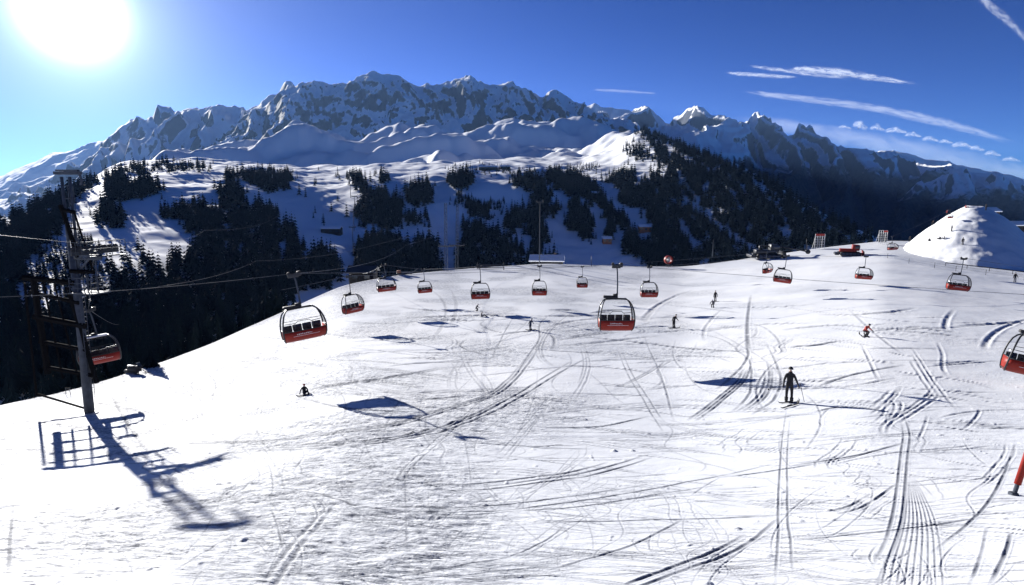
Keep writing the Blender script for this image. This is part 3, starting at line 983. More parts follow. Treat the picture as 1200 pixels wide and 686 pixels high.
# service platform lower down
c3 = tp(h3)
pl = MB().box(c3 + ARMD * 1.15, (2.1, 1.5, .07), rot)
for a_ in (.25, .95, 1.55, 2.15):
    for b_ in (-.72, .72): pl.tube([c3 + ARMD * a_ + ROPD * b_, c3 + ARMD * a_ + ROPD * b_ + Vector((0, 0, 1.1))], .025, 5)
for z in (.4, .75, 1.1):
    for b_ in (-.72, .72): pl.tube([c3 + ARMD * .25 + ROPD * b_ + Vector((0, 0, z)), c3 + ARMD * 2.15 + ROPD * b_ + Vector((0, 0, z))], .025, 5)
    pl.tube([c3 + ARMD * 2.15 - ROPD * .72 + Vector((0, 0, z)), c3 + ARMD * 2.15 + ROPD * .72 + Vector((0, 0, z))], .025, 5)
for a_ in (1.0, 1.9): pl.tube([c3 + ARMD * a_ + Vector((0, 0, .0)), c2 + ARMD * a_], .045, 6)
pl.build('platform', M['steel'], tow)
ld = MB()
for e in (.10, .50): ld.tube([tp(1.2) + ARMD * .42 + ROPD * (e - .3), tp(sc_h * .95) + ARMD * .36 + ROPD * (e - .3)], .022, 5)
for k in range(int((sc_h * .95 - 1.2) / .35)): ld.tube([tp(1.3 + k * .35) + ARMD * .41 + ROPD * -.2, tp(1.3 + k * .35) + ARMD * .41 + ROPD * .2], .014, 4)
ld.build('ladder', M['steel'], tow)

# open frames added beside the mast to throw a grid shadow on the snow
def caster(px, py):
    g = ground_at(px, py); s_ = (TB.y - g.y) / SUN.y
    return g + SUN * s_ - TB


fr_ = MB()
for seg, r_ in [([(46, 493), (52, 546)], .07), ([(46, 494), (104, 486)], .07), ([(66, 503), (70, 548)], .13), ([(84, 500), (88, 545)], .06), ([(104, 497), (108, 542)], .06), ([(126, 494), (131, 538)], .10), ([(62, 506), (126, 497)], .10), ([(62, 517), (130, 507)], .10),
                ([(60, 529), (138, 517)], .14), ([(58, 541), (142, 528)], .10), ([(52, 549), (146, 538)], .13), ([(146, 545), (190, 538)], .10), ([(172, 556), (204, 551)], .05), ([(176, 571), (208, 565)], .05), ([(180, 586), (210, 580)], .09), ([(190, 540), (210, 582)], .06), ([(172, 550), (182, 590)], .09)]:
    fr_.tube([caster(a, b) for a, b in seg], r_ * (1.6 if r_ > .08 else 1.1), 6)
fr_.build('shadow_frame', M['void'], tow)

# ------------------------------------------------------------------ ropes


def rope(pts, label, r=.016, sag=.012):
    out = []
    for a, b in zip(pts[:-1], pts[1:]):
        L = (b - a).length
        for s in np.linspace(0, 1, 14, endpoint=False):
            p = a.lerp(b, s); out.append(p - Vector((0, 0, 4 * s * (1 - s) * L * sag)))
    out.append(pts[-1])
    o = MB().tube(out, r, 6).build('haul_rope', M['rope'], smooth=True)
    tag(o, label, 'cable', 'steel lift ropes')
    return o


FARM1 = ground_at(525, 322) + Vector((0, 18, 0)); FARM1 = P(523, 322, 165)
rope([SHEAVES[0] + ROPD * -60 + Vector((0, 0, 11)), SHEAVES[0], GRIPS[2], P(140, 380, 160)], 'steel rope over the right arm of the tall tower carrying the chair behind it', sag=.004)
rope([P(-60, 350, 38), GRIPS[1], P(475, 288, 120), P(527, 266, 166)], 'steel rope rising from the big tilted chair to the twin lattice masts', r=.014)
rope([P(118, 282, 40), P(240, 270, 120), P(330, 250, 300)], 'thin upper rope crossing in front of the blue shaded hillside', r=.014)
rope([P(185, 336, 60), P(300, 306, 110), P(420, 292, 160), P(527, 262, 167)], 'thin rope over the dark wood left of the twin lattice masts', r=.015)
rope([P(424, 321, 121), GRIPS[4], GRIPS[5], GRIPS[6], GRIPS[7], GRIPS[9], GRIPS[11], GRIPS[12], GRIPS[13], P(1330, 330, 70)], 'long thin rope carrying the row of small chairs along the crest', r=.018, sag=.006)
rope([P(330, 340, 60), GRIPS[3], GRIPS[8], GRIPS[10], GRIPS[15], GRIPS[16]], 'thin rope carrying the smallest chairs behind the crest row', r=.018, sag=.006)
rope([GRIPS[1], GRIPS[0], GRIPS[14], P(1360, 430, 26)], 'thin near rope from the big tilted chair through the big middle chair', r=.013, sag=.004)

# ------------------------------------------------------------------ distant lift masts


def lattice_mast(name, foot, top, wd, label, group=None, arm_h=.93, arm=3.0):
    base = foot; H = (top - foot).length
    t = empty(name, base, label, 'lift mast', group)
    d = top - foot; b = MB()
    for sx in (-1, 1):
        for sy in (-1, 1):
            b.tube([Vector((sx * wd / 2, sy * wd / 2, -1)), d + Vector((sx * wd * .3, sy * wd * .3, 0))], .07, 5)
    n = max(4, int(H / (wd * 1.3)))
    for k in range(n):
        a = d * (k / n); c = d * ((k + 1) / n); s1 = 1 if k % 2 else -1
        for sy in (-1, 1):
            b.tube([a + Vector((s1 * wd * .4, sy * wd * .4, 0)), c + Vector((-s1 * wd * .4, sy * wd * .4, 0))], .035, 4)
    b.build('lattice', M['steel'], t)
    MB().box(d * arm_h, (arm, .3, .3), None, .03).build('crossarm', M['dark'], t)
    for e in (-1, 1):
        for q in (-.5, 0, .5): MB().disc(d * arm_h + Vector((e * arm * .45, q, .3)), (1, 0, 0), .22, .1, 12).build('sheave', M['black'], t)
    return t


lattice_mast('lattice_mast', P(523, 322, 168), P(522, 238, 168), .8, 'left of the two tall lattice masts standing behind the crest in front of dark trees', 'twin lattice masts', .40, 4.5)
lattice_mast('lattice_mast', P(535, 322, 172), P(536, 240, 172), .8, 'right of the two tall lattice masts standing behind the crest in front of dark trees', 'twin lattice masts', .42, 4.5)


def pole(name, foot, top, r, label, cat, m='steel', group=None, arm=None):
    d = top - foot
    t = empty(name, foot, label, cat, group)
    MB().tube([Vector((0, 0, -.5)), d * .5, d], r, 10, r2=r * .6).build('shaft', M[m], t, smooth=True)
    a = MB()
    if arm: a.box(d * .985, (arm, r * 2.2, r * 2.2), None, r * .3).tube([d * .985 + Vector((-arm / 2, 0, 0)), d * .985 + Vector((-arm / 2, 0, .3 + r))], r * .6, 6).tube([d * .985 + Vector((arm / 2, 0, 0)), d * .985 + Vector((arm / 2, 0, .3 + r))], r * .6, 6)
    else: a.disc(d, (0, 0, 1), r * .9, r * 1.2, 10)
    a.build('crossarm' if arm else 'cap', M['dark'], t)
    return t


pole('lift_mast', P(632, 316, 155), P(633, 236, 155), .14, 'slim single mast rising above the upright red chair behind the crest', 'mast', arm=1.6)
pole('marker_pole', P(693, 313, 150), P(693, 300, 150), .08, 'short marker pole on the crest left of the big middle chair', 'pole', 'dark')
pole('marker_pole', P(835, 299, 200), P(836, 281, 200), .10, 'short post standing before the trees left of the groomer boom', 'pole', 'steel')
pole('marker_pole', P(946, 291, 172), P(945, 280, 172), .08, 'thin post left of the red topped scaffold board', 'pole', 'dark')

hits = mid.hit([414, 415, 416, 411, 410], [292, 272, 252, 232, 216], 60, 2400, 1500)
for k, (u, Y) in enumerate(zip(*hits)):
    f = Vector((u * Y, Y, float(mid.z(np.array([u]), np.array([Y]))[0])))
    pole('lift_mast', f, f + Vector((0, 0, 16 if k < 3 else 13)), .35, ['lowest mast of the far lift line, beside the lit snow gap', 'second lowest mast of the far lift line climbing the shaded hill', 'middle mast of the far lift line climbing the shaded hill', 'second highest mast of the far lift line under the plateau', 'highest mast of the far lift line at the plateau edge'][k], 'mast', group='masts of the far lift line', arm=5)

# ------------------------------------------------------------------ huts and buildings


def hut(foot, wdt, dep, ht, label, wall='darkwood', rz=0.0, name='hut', roof_h=None, snow=True, wins=3, chimney=False):
    t = empty(name, foot, label, 'building', rz=rz)
    rh = roof_h or ht * .45
    b = MB()
    V = [(-wdt / 2, -dep / 2, -1.5), (wdt / 2, -dep / 2, -1.5), (wdt / 2, dep / 2, -1.5), (-wdt / 2, dep / 2, -1.5),
         (-wdt / 2, -dep / 2, ht), (wdt / 2, -dep / 2, ht), (wdt / 2, dep / 2, ht), (-wdt / 2, dep / 2, ht), (-wdt / 2, 0, ht + rh), (wdt / 2, 0, ht + rh)]
    b.add(V, [(0, 1, 5, 4), (2, 3, 7, 6), (1, 2, 6, 9, 5), (3, 0, 4, 8, 7), (4, 5, 9, 8), (6, 7, 8, 9), (0, 3, 2, 1)])
    b.build('wall', M[wall], t)
    ov = .5; th = .35 if snow else .15
    rf = MB()
    for s in (-1, 1):
        e = Vector((0, s * (dep / 2 + ov), ht - rh * ov / (dep / 2))); r_ = Vector((0, 0, ht + rh)); n = Vector((0, s * rh, dep / 2)).normalized()
        q = [Vector((x, 0, 0)) + p + n * o_ for o_ in (.03, .03 + th) for x, p in ((-wdt / 2 - ov, e), (wdt / 2 + ov, e), (wdt / 2 + ov, r_), (-wdt / 2 - ov, r_))]
        rf.add(q, [(0, 1, 2, 3), (4, 5, 6, 7), (0, 1, 5, 4), (1, 2, 6, 5), (2, 3, 7, 6), (3, 0, 4, 7)])
    ro = rf.build('roof', M['roof_snow'] if snow else M['dark'], t)
    if chimney: MB().box((wdt * .25, dep * .15, ht + rh * 1.0), (.7, .7, 1.6), None, .05).build('chimney', M['wood'], ro)
    for k in range(wins):
        x = -wdt / 2 + wdt * (k + .5) / wins
        f = MB().box((x, -dep / 2 - .03, ht * .55), (wdt / wins * .55, .10, ht * .42), None, .02).build('window', M['darkwood'], t)
        MB().box((x, -dep / 2 - .085, ht * .55), (wdt / wins * .43, .03, ht * .33)).build('pane', M['window'], f)
    return t


hut(P(641, 316, 185), 10, 7, 3.0, 'long dark chalet with a snowy roof half hidden behind the crest, by small trees', wins=5, chimney=True, rz=R(-6))


def mid_pt(px, py):
    u, Y = mid.hit([px], [py], 60, 2600, 1500)
    u = float(u[0]); Y = float(Y[0])
    return Vector((u * Y, Y, float(mid.z(np.array([u]), np.array([Y]))[0])))


hut(mid_pt(389, 274), 15, 8, 4, 'flat dark hut with snow on its roof beside the far lift line', wins=3)
hut(mid_pt(711, 286), 8, 6, 4, 'small orange wooden hut on the shaded run among the woods', 'orange', wins=2, snow=True)
hut(mid_pt(756, 272), 13, 8, 4.5, 'orange lift hut with a boom roof at the wood edge right of the middle', 'orange', wins=3)
hut(mid_pt(697, 231), 10, 7, 4, 'grey snow roofed hut beside the lit ramp', 'wood', wins=2)
hut(mid_pt(572, 200), 26, 9, 4, 'long low hut on the sunny plateau', wins=4)
hut(mid_pt(592, 199), 14, 9, 4, 'short low hut at the right end of the sunny plateau buildings', wins=2)
hut(P(426, 330, 122), 5, 4, 2.2, 'dark lift operator cabin behind the crest left of the wide low chair', wins=2, snow=False)
for k, (px, py, w_, c_) in enumerate([(1159, 252, 3.4, 'wood'), (1186, 268, 9, 'darkwood')]):
    p = P(px, py + 4, 222)
    hut(p, w_, 5, 2.6, ['small reddish cabin behind the right shoulder of the snow mound', 'snow roofed lodge at the right edge behind the snow mound'][k], c_, wins=2 + k)

# ------------------------------------------------------------------ machines and boards on the crest


def groomer(loc, rz, body, label, boom=False, sc=1.0):
    t = empty('snow_groomer', loc, label, 'snow groomer', rz=rz); t.scale = (sc, sc, sc)
    for s in (-1, 1):
        tr = MB().box((0, s * 1.15, .48), (4.2, .75, .86), None, .3).build('track', M['black'], t, smooth=True)
        for k in range(5): MB().disc((-1.5 + k * .75, s * 1.53, .42), (0, 1, 0), .30, .06, 14).build('wheel', M['steel'], tr)
    MB().box((-.5, 0, 1.25), (3.4, 1.9, .7), None, .12).build('body', M[body], t, smooth=True)
    cab = MB().box((1.0, 0, 1.9), (1.5, 1.8, 1.3), Matrix.Rotation(R(4), 3, 'Y'), .16).build('cab', M[body], t, smooth=True)
    MB().box((1.30, 0, 2.02), (1.0, 1.86, .75), None, .1).build('window', M['window'], cab, smooth=True)
    bl = MB()
    V = [(2.6 + .35 * math.cos(a) - .35, y, .25 + .55 + .6 * math.sin(a)) for y in np.linspace(-2.1, 2.1, 8) for a in np.linspace(-1.3, 1.3, 7)]
    bl.add(V, [tuple(f) for f in grid_faces(8, 7)]); V2 = [(a - .09, b, c) for a, b, c in V]; bl.add(V2, [tuple(f[::-1]) for f in grid_faces(8, 7)])
    bl.box((2.3, 0, .6), (.6, 1.2, .3), None, .05)
    bl.build('blade', M[body], t, smooth=True)
    MB().box((-2.75, 0, .45), (.9, 3.6, .5), None, .12).box((-2.3, 0, .8), (.6, .8, .3), None, .05).build('tiller', M['dark'], t)
    if boom:
        bo = MB().tube([(-1.2, 0, 1.6), (-1.2, 0, 2.3)], .35, 12).tube([(-1.2, 0, 2.2), (3.2, .2, 2.0), (6.8, .3, 1.3)], .13, 8)
        bo.disc((6.9, .3, 1.25), (0, 1, 0), .4, .3, 12)
        bo.build('winch_boom', M['dark'], t, smooth=True)
    return t


groomer(ground_at(899, 303), R(-8), 'dark', 'dark snow groomer with a long winch boom parked on the crest', True, 1.5)
groomer(ground_at(996, 300), R(-24), 'red', 'red snow groomer parked on the crest between the two scaffold boards', False, 1.1)


def board(foot, wdt, ht, label, redtop):
    t = empty('scaffold_board', foot, label, 'board')
    b = MB()
    for x in np.linspace(-wdt / 2, wdt / 2, 5): b.tube([(x, 0, -.5), (x, 0, ht)], .07, 6)
    for z in np.linspace(ht * .12, ht, 6): b.tube([(-wdt / 2, 0, z), (wdt / 2, 0, z)], .06, 6)
    for x in (-wdt / 2, wdt / 2): b.tube([(x, 0, ht * .8), (x, 1.6, -.5)], .06, 6)
    b.build('scaffold', M['panel'], t)
    for k in range(3):
        MB().box((-wdt / 3 + wdt / 3 * k, .12, ht * .45), (wdt * .26, .05, ht * .6)).build('netting', M['dark'], t)
    if redtop: MB().box((0, -.10, ht * .95), (wdt * .9, .1, ht * .14), None, .02).build('red_banner', M['red2'], t)
    else: MB().box((wdt * .25, -.10, ht * .93), (wdt * .45, .1, ht * .13), None, .02).build('red_banner', M['red2'], t)
    return t


board(ground_at(960, 292), 2.7, 4.2, 'pale scaffold board with a full red banner on top, left of the red groomer', True)
board(ground_at(1034, 286), 2.4, 3.8, 'pale scaffold board with a short red strip at its top right, near the mound', False)

# snow gun: red ring fan
sg = ground_at(783, 313)
t = empty('snow_cannon', sg, 'red ringed snow cannon standing on the crest right of the middle', 'snow cannon', rz=R(15)); t.scale = (1.25,) * 3
V = []
for a in np.linspace(0, 2 * math.pi, 24, endpoint=False):
    for b_ in np.linspace(0, 2 * math.pi, 10, endpoint=False):
        r_ = .78 + .13 * math.cos(b_); V.append((r_ * math.cos(a), .5 * math.sin(b_) * 1.0, 1.5 + r_ * math.sin(a)))
Fs = [((i % 24) * 10 + j, ((i + 1) % 24) * 10 + j, ((i + 1) % 24) * 10 + (j + 1) % 10, (i % 24) * 10 + (j + 1) % 10) for i in range(24) for j in range(10)]
MB().add(V, Fs).build('fan_ring', M['red'], t, smooth=True)
fb = MB().disc((0, .1, 1.5), (0, 1, 0), .24, .7, 14)
for k in range(8):
    a = k * math.pi / 4; fb.box((.45 * math.cos(a), .1, 1.5 + .45 * math.sin(a)), (.5, .06, .16), Matrix.Rotation(-a, 3, 'Y') @ Matrix.Rotation(.4, 3, 'X'))
fb.build('fan_blade', M['panel'], t)
st = MB()
for a in (0, 2.1, 4.2): st.tube([(0, 0, .8), (math.cos(a) * .9, math.sin(a) * .9, -.3)], .05, 6)
st.tube([(0, 0, .3), (0, 0, .75)], .09, 8)
st.build('stand', M['steel'], t)

# red padded pole, lower right, leaning out of the picture
f = ground_at(1188, 582)
d = P(1222, 478, f.y + .2) - f
t = empty('padded_pole', f, 'leaning red padded pole with grey foot at the right edge of the picture', 'pole')
MB().tube([d * .12, d * .5, d], .075, 12).build('red_pad', M['red'], t, smooth=True)
MB().tube([d * -.08, d * .13], .05, 10).box(Vector((-.02, 0, .02)), (.18, .16, .10), None, .03).build('foot', M['steel'], t)
MB().tube([d * .26, d * .26 + Vector((1.3, .1, .05))], .018, 6).build('cross_bar', M['dark'], t)

# rope fence in front of the mound
fence = empty('rope_fence', ground_at(1050, 320), 'low rope fence on thin posts running along the foot of the snow mound', 'fence')
pts = [ground_at(a, b) for a, b in [(985, 297), (1012, 300), (1040, 303), (1065, 309), (1095, 314), (1120, 318), (1155, 323), (1200, 329), (1250, 335)]]
b0 = Vector(fence.location)
for p in pts:
    MB().tube([p - b0 - Vector((0, 0, .3)), p - b0 + Vector((0, 0, 1.1))], .045, 6).build('post', M['dark'], fence)
for z in (.55, 1.0):
    MB().tube([p - b0 + Vector((0, 0, z)) for p in pts], .022, 5).build('rope', M['rope'], fence)
# dark barrier beam beside the chair at the mound
f = empty('barrier_rail', ground_at(1160, 322), 'long dark rail lying across the snow at the right foot of the mound', 'rail')
a, b = ground_at(1108, 311), ground_at(1215, 324); b0 = Vector(f.location)
MB().tube([a - b0 + Vector((0, 0, .7)), a.lerp(b, .5) - b0 + Vector((0, 0, .72)), b - b0 + Vector((0, 0, .7))], .09, 8).build('beam', M['dark'], f)
for s in (0, .25, .5, .75, 1):
    p = a.lerp(b, s); MB().tube([p - b0 - Vector((0, 0, .4)), p - b0 + Vector((0, 0, .7))], .06, 6).build('post', M['dark'], f)

# ------------------------------------------------------------------ people


def skinned(name, verts, edges, radii, m, parent, sub=2):
    me = bpy.data.meshes.new(name + '_cage'); me.from_pydata([tuple(v) for v in verts], edges, []); me.update()
    o = bpy.data.objects.new(name + '_cage', me); COL.objects.link(o)
    mod = o.modifiers.new('skin', 'SKIN'); mod.use_smooth_shade = True
    for i, r in enumerate(radii):
        sv = me.skin_vertices[0].data[i]
        sv.radius = (r, r) if not isinstance(r, tuple) else r
        sv.use_root = (i == 0)
    ms = o.modifiers.new('sub', 'SUBSURF'); ms.levels = sub; ms.render_levels = sub
    dg = bpy.context.evaluated_depsgraph_get()
    nm = bpy.data.meshes.new_from_object(o.evaluated_get(dg))
    bpy.data.objects.remove(o)
    nm.name = name; nm.materials.clear()
    for x in (m if isinstance(m, list) else [m]): nm.materials.append(x)
    r = bpy.data.objects.new(name, nm); link(r, parent)
    return r


def ico(c, s, sub=2, name='helmet', m=None, parent=None, cut=None):
    bm = bmesh.new(); bmesh.ops.create_icosphere(bm, subdivisions=sub, radius=1)
    bmesh.ops.scale(bm, vec=s, verts=bm.verts); bmesh.ops.translate(bm, vec=c, verts=bm.verts)
    if cut is not None:
        bmesh.ops.delete(bm, geom=[v for v in bm.verts if v.co.z < cut], context='VERTS')
    me = bpy.data.meshes.new(name); bm.to_mesh(me); bm.free()
    me.polygons.foreach_set('use_smooth', [True] * len(me.polygons)); me.materials.append(m)
    o = bpy.data.objects.new(name, me); return link(o, parent)


def person(loc, H, rz, pose, jacket, trousers, label, group=None, helmet='dark', slim=1.0):
    """H standing height; pose in {'stand','lean','crouch','sit','ride'}; local: facing -y"""
    t = empty('person', loc, label, 'person', group, rz)
    k = H / 1.75
    if pose == 'stand':
        pel = (0, 0, .92); che = (0, -.02, 1.28); nek = (0, -.02, 1.47); hd = (0, -.04, 1.60)
        kn = [(-.12, -.03, .50), (.10, -.05, .50)]; an = [(-.13, .02, .08), (.10, 0, .08)]
        el = [(-.28, .02, 1.10), (.25, .03, 1.10)]; ha = [(-.38, -.06, .86), (.25, -.08, .84)]
    elif pose == 'lean':
        pel = (.06, 0, .88); che = (-.02, -.03, 1.22); nek = (-.10, -.03, 1.40); hd = (-.15, -.06, 1.52)
        kn = [(.02, -.10, .48), (.16, -.06, .48)]; an = [(-.08, .02, .08), (.10, .05, .08)]
        el = [(-.26, -.08, 1.10), (.24, -.06, 1.02)]; ha = [(-.32, -.24, .98), (.30, -.22, .90)]
    elif pose == 'crouch':
        pel = (0, .22, .62); che = (0, -.02, .92); nek = (0, -.14, 1.06); hd = (0, -.23, 1.17)
        kn = [(-.14, -.18, .48), (.14, -.18, .48)]; an = [(-.15, .06, .08), (.15, .06, .08)]
        el = [(-.32, -.12, .78), (.32, -.12, .78)]; ha = [(-.28, -.36, .66), (.28, -.36, .66)]
    elif pose == 'ride':
        pel = (0, .10, .80); che = (.0, -.02, 1.12); nek = (.02, -.10, 1.28); hd = (.03, -.16, 1.40)
        kn = [(-.20, -.12, .46), (.20, -.12, .46)]; an = [(-.27, .02, .08), (.27, .02, .08)]
        el = [(-.40, -.04, 1.02), (.40, -.06, 1.06)]; ha = [(-.58, -.12, .92), (.56, -.16, 1.00)]
    else:  # sit
        pel = (0, .05, .14); che = (0, .10, .50); nek = (0, .05, .68); hd = (0, .01, .80)
        kn = [(-.16, -.38, .42), (.16, -.38, .42)]; an = [(-.18, -.72, .10), (.18, -.72, .10)]
        el = [(-.30, .12, .38), (.30, .12, .38)]; ha = [(-.34, .20, .12), (.34, .20, .12)]
    V = [pel, che, nek, hd]; E = [(0, 1), (1, 2), (2, 3)]; Rr = [(.155, .125), (.175, .13), .075, .085]
    for i, s in enumerate((-1, 1)):
        b = len(V)
        hip = (pel[0] + s * .09, pel[1], pel[2] - .06)
        toe = (an[i][0], an[i][1] - .16, max(an[i][2] - .02, .05))
        V += [hip, kn[i], an[i], toe]; E += [(0, b), (b, b + 1), (b + 1, b + 2), (b + 2, b + 3)]; Rr += [.105, .078, .062, .05]
        b = len(V)
        sh = (che[0] + s * .165, che[1], che[2] + .07)
        V += [sh, el[i], ha[i]]; E += [(1, b), (b, b + 1), (b + 1, b + 2)]; Rr += [.08, .06, .042]
    V = [Vector(v) * k for v in V]; Rr = [tuple(x * k for x in r) if isinstance(r, tuple) else r * k for r in Rr]
    if slim != 1: Rr = [tuple(x * slim for x in r) if isinstance(r, tuple) else r * slim for r in Rr]
    body = skinned('body', V, E, Rr, [M[trousers], M[jacket], M['skin']], t)
    zp = (pel[2] - .02) * k; zn = (nek[2] + .02) * k
    for p in body.data.polygons:
        c = p.center
        d_h = (c - V[3]).length
        if c.z > zn or d_h < .07 * k: p.material_index = 2
        elif c.z > zp or pose == 'sit' and c.y > -.05 * k: p.material_index = 1
        else: p.material_index = 0
    hv = Vector(hd) * k
    # hands: palm and five fingers in gloves
    for i, s in enumerate((-1, 1)):
        h = Vector(ha[i]) * k; dn = (Vector(ha[i]) - Vector(el[i])).normalized()
        side = dn.cross(Vector((0, 0, 1))).normalized() if abs(dn.z) < .95 else Vector((1, 0, 0))
        nrm = dn.cross(side)
        g = MB().box(h + dn * .05 * k, (.09 * k, .05 * k, .10 * k), dn.to_track_quat('Z', 'Y').to_matrix(), .015 * k)
        for q, L in ((-1.5, .065), (-.5, .08), (.5, .075), (1.5, .06)):
            a = h + dn * .09 * k + side * q * .021 * k
            g.tube([a, a + dn * L * .55 * k + nrm * .01 * k, a + dn * L * .8 * k + nrm * .04 * k], .0105 * k, 5)
        a = h + dn * .03 * k + side * .045 * k * s
        g.tube([a, a + side * .035 * k * s + dn * .03 * k, a + side * .04 * k * s + dn * .06 * k + nrm * .02 * k], .012 * k, 5)
        g.build('glove', M['black'], t, smooth=True)
    for i in (0, 1):
        a = Vector(an[i]) * k
        MB().box(a + Vector((0, -.05, -.015)) * k, (.12 * k, .31 * k, .11 * k), None, .035 * k).tube([a + Vector((0, 0, .02)) * k, a.lerp(Vector(kn[i]) * k, .42)], .078 * k, 10, r2=.085 * k).build('boot', M['black'], t, smooth=True)
    nv = Vector(nek) * k
    MB().tube([nv + Vector((0, .0, -.10)) * k, nv.lerp(hv, .35)], .105 * k, 12, r2=.085 * k).build('collar', M[jacket], t, smooth=True)
    # face: nose, mouth, goggles
    MB().add([hv + Vector(p) * k for p in ((-.014, -.088, .0), (.014, -.088, .0), (0, -.118, -.02), (0, -.086, .035), (0, -.09, -.03))], [(0, 2, 3), (2, 1, 3), (0, 4, 2), (4, 1, 2)]).box(hv + Vector((0, -.088, -.052)) * k, (.045 * k, .012 * k, .008 * k)).build('face', M['skin'], t, smooth=True)
    MB().box(hv + Vector((0, -.075, .03)) * k, (.16 * k, .06 * k, .06 * k), None, .02 * k).build('goggles', M['window'], t, smooth=True)
    ico(hv + Vector((0, .012, .035)) * k, (.118 * k, .132 * k, .125 * k), 2, 'helmet', M[helmet], t, cut=None if False else hv.z - .02 * k)
    return t


def ski(a, b, label, wdt=.10, tip=True, group=None, cat='ski', name='ski', m='black'):
    """from tail a to tip b, laid on the snow"""
    a = Vector(a); b = Vector(b); L = (b - a).length; dr = (b - a).normalized()
    side = dr.cross(Vector((0, 0, 1))).normalized(); upv = side.cross(dr)
    V = []; n = 18
    for i in range(n):
        s = i / (n - 1); q = s * L
        wd = wdt / 2 * (1 - .22 * math.sin(math.pi * s)) * min(1, math.sqrt(max(1 - s, 0) * 9) + .15) * min(1, math.sqrt(s * 30) + .4)
        lift = .22 * max(0, (s - .86) / .14) ** 2 * (1 if tip else .35) + (.06 * max(0, (.1 - s) / .1) ** 2)
        c = dr * q + upv * (lift + .035)
        for sd in (-1, 1):
            for h in (0, .022): V.append(c + side * sd * wd + upv * h)
    Fs = []
    for i in range(n - 1):
        p = i * 4; q = p + 4
        Fs += [(p, q, q + 2, p + 2), (p + 1, p + 3, q + 3, q + 1), (p, p + 1, q + 1, q), (p + 2, q + 2, q + 3, p + 3)]
    Fs += [(0, 2, 3, 1), ((n - 1) * 4, (n - 1) * 4 + 1, (n - 1) * 4 + 3, (n - 1) * 4 + 2)]
    t = empty(name, a, label, cat, group)
    MB().add(V, Fs).build('board', M[m], t)
    MB().box(dr * L * .48 + upv * .08, (wdt * .8, .30, .05), Matrix((side, dr, upv)).transposed(), .012).build('binding', M['steel'], t)
    return t


def stick(a, b, label, group):
    a = Vector(a); b = Vector(b); d = b - a
    t = empty('ski_pole', a, label, 'ski pole', group)
    MB().tube([Vector((0, 0, 0)), d], .010, 6, r2=.014).build('shaft', M['dark'], t)
    MB().disc(d * .06, d, .05, .012, 10).build('basket', M['black'], t)
    MB().tube([d * .91, d * 1.0], .018, 8).build('handle', M['black'], t)


# main skier, standing on skis in a plough
s0 = ground_at(924, 470)
Hs = 1.80
kk = Hs / 1.75
person(s0 + Vector((0, 0, .02)), Hs, R(160), 'stand', 'cloth_black', 'cloth_black', 'largest person, skier in black with skis in a wedge on the right piste', helmet='black', slim=.88)
ski(ground_at(912, 470.5), ground_at(937, 470), 'upper ski under the black skier, level across the slope', group='skis of the black skier')
ski(ground_at(915, 477), ground_at(937, 471.5), 'lower ski under the black skier, slanting to meet the other at its tip', group='skis of the black skier')
rz = Matrix.Rotation(R(160), 3, 'Z')
hl = s0 + rz @ (Vector((-.46, -.15, .84)) * kk); hr = s0 + rz @ (Vector((.33, -.12, .82)) * kk)
stick(Vector((hl.x + .25, hl.y - .1, ground_at(936, 466).z)), hl + Vector((0, 0, .12)), 'thin ski pole planted right of the black skier', 'poles of the black skier')
stick(hr + Vector((-.45, .5, -.42)), hr + Vector((.02, 0, .06)), 'ski pole held out behind on the left of the black skier', 'poles of the black skier')

p = ground_at(790, 386)
person(p, 1.70, R(150), 'lean', 'cloth_black', 'cloth_black', 'snowboarder in black leaning back right of the big middle chair', helmet='black')
ski(p + Vector((-.75, -.1, .02)), p + Vector((.75, .12, .02)), 'snowboard under the leaning black rider right of the big middle chair', .27, group=None, cat='snowboard', name='snowboard')
p = ground_at(838, 354)
person(p, 1.75, R(190), 'stand', 'cloth_black', 'cloth_black', 'slim person in black standing upright behind a crouching one', helmet='black')
ski(p + Vector((-.4, -.2, .02)), p + Vector((1.1, -.7, .02)), 'snowboard at the feet of the slim black standing person', .27, cat='snowboard', name='snowboard')
p = ground_at(835, 362)
person(p, 1.6, R(-40), 'crouch', 'cloth_grey', 'cloth_black', 'person in grey crouching in the snow in front of the slim black one', helmet='panel')
p = ground_at(1015, 394)
person(p, 1.55, R(25), 'crouch', 'cloth_red', 'cloth_black', 'crouching skier in a red jacket on the right of the piste', helmet='dark')
ski(p + Vector((-.55, -.6, .02)), p + Vector((-.05, .95, .02)), 'left ski under the crouching red skier', .1, group='skis of the red skier')
ski(p + Vector((-.15, -.7, .02)), p + Vector((.3, .85, .02)), 'right ski under the crouching red skier', .1, group='skis of the red skier')
p = ground_at(622, 387)
person(p, 1.35, R(170), 'lean', 'cloth_navy', 'cloth_navy', 'small figure in navy blue on the middle of the piste', helmet='cloth_navy')
ski(p + Vector((-.6, 0, .02)), p + Vector((.65, .1, .02)), 'snowboard under the small navy figure', .26, cat='snowboard', name='snowboard')
person(ground_at(559, 366), 1.3, R(120), 'crouch', 'cloth_grey', 'cloth_black', 'upper of two tiny people below the dark chair under the lattice masts')
person(ground_at(565, 373), 1.25, R(90), 'sit', 'cloth_grey', 'cloth_grey', 'lower of two tiny people below the dark chair under the lattice masts')
p = ground_at(357, 463)
person(p, 1.2, R(35), 'sit', 'cloth_black', 'cloth_black', 'person in dark clothes sitting in the snow below the big tilted chair', helmet='cloth_red')
ski(p + Vector((-.3, -.6, .02)), p + Vector((.7, -.25, .02)), 'snowboard in front of the sitting person in dark clothes', .22, cat='snowboard', name='snowboard')
person(ground_at(1129, 284) if False else mound_hit(1128, 287), 1.75, R(170), 'stand', 'cloth_black', 'cloth_black', 'person standing on the snow mound slope above the chair')
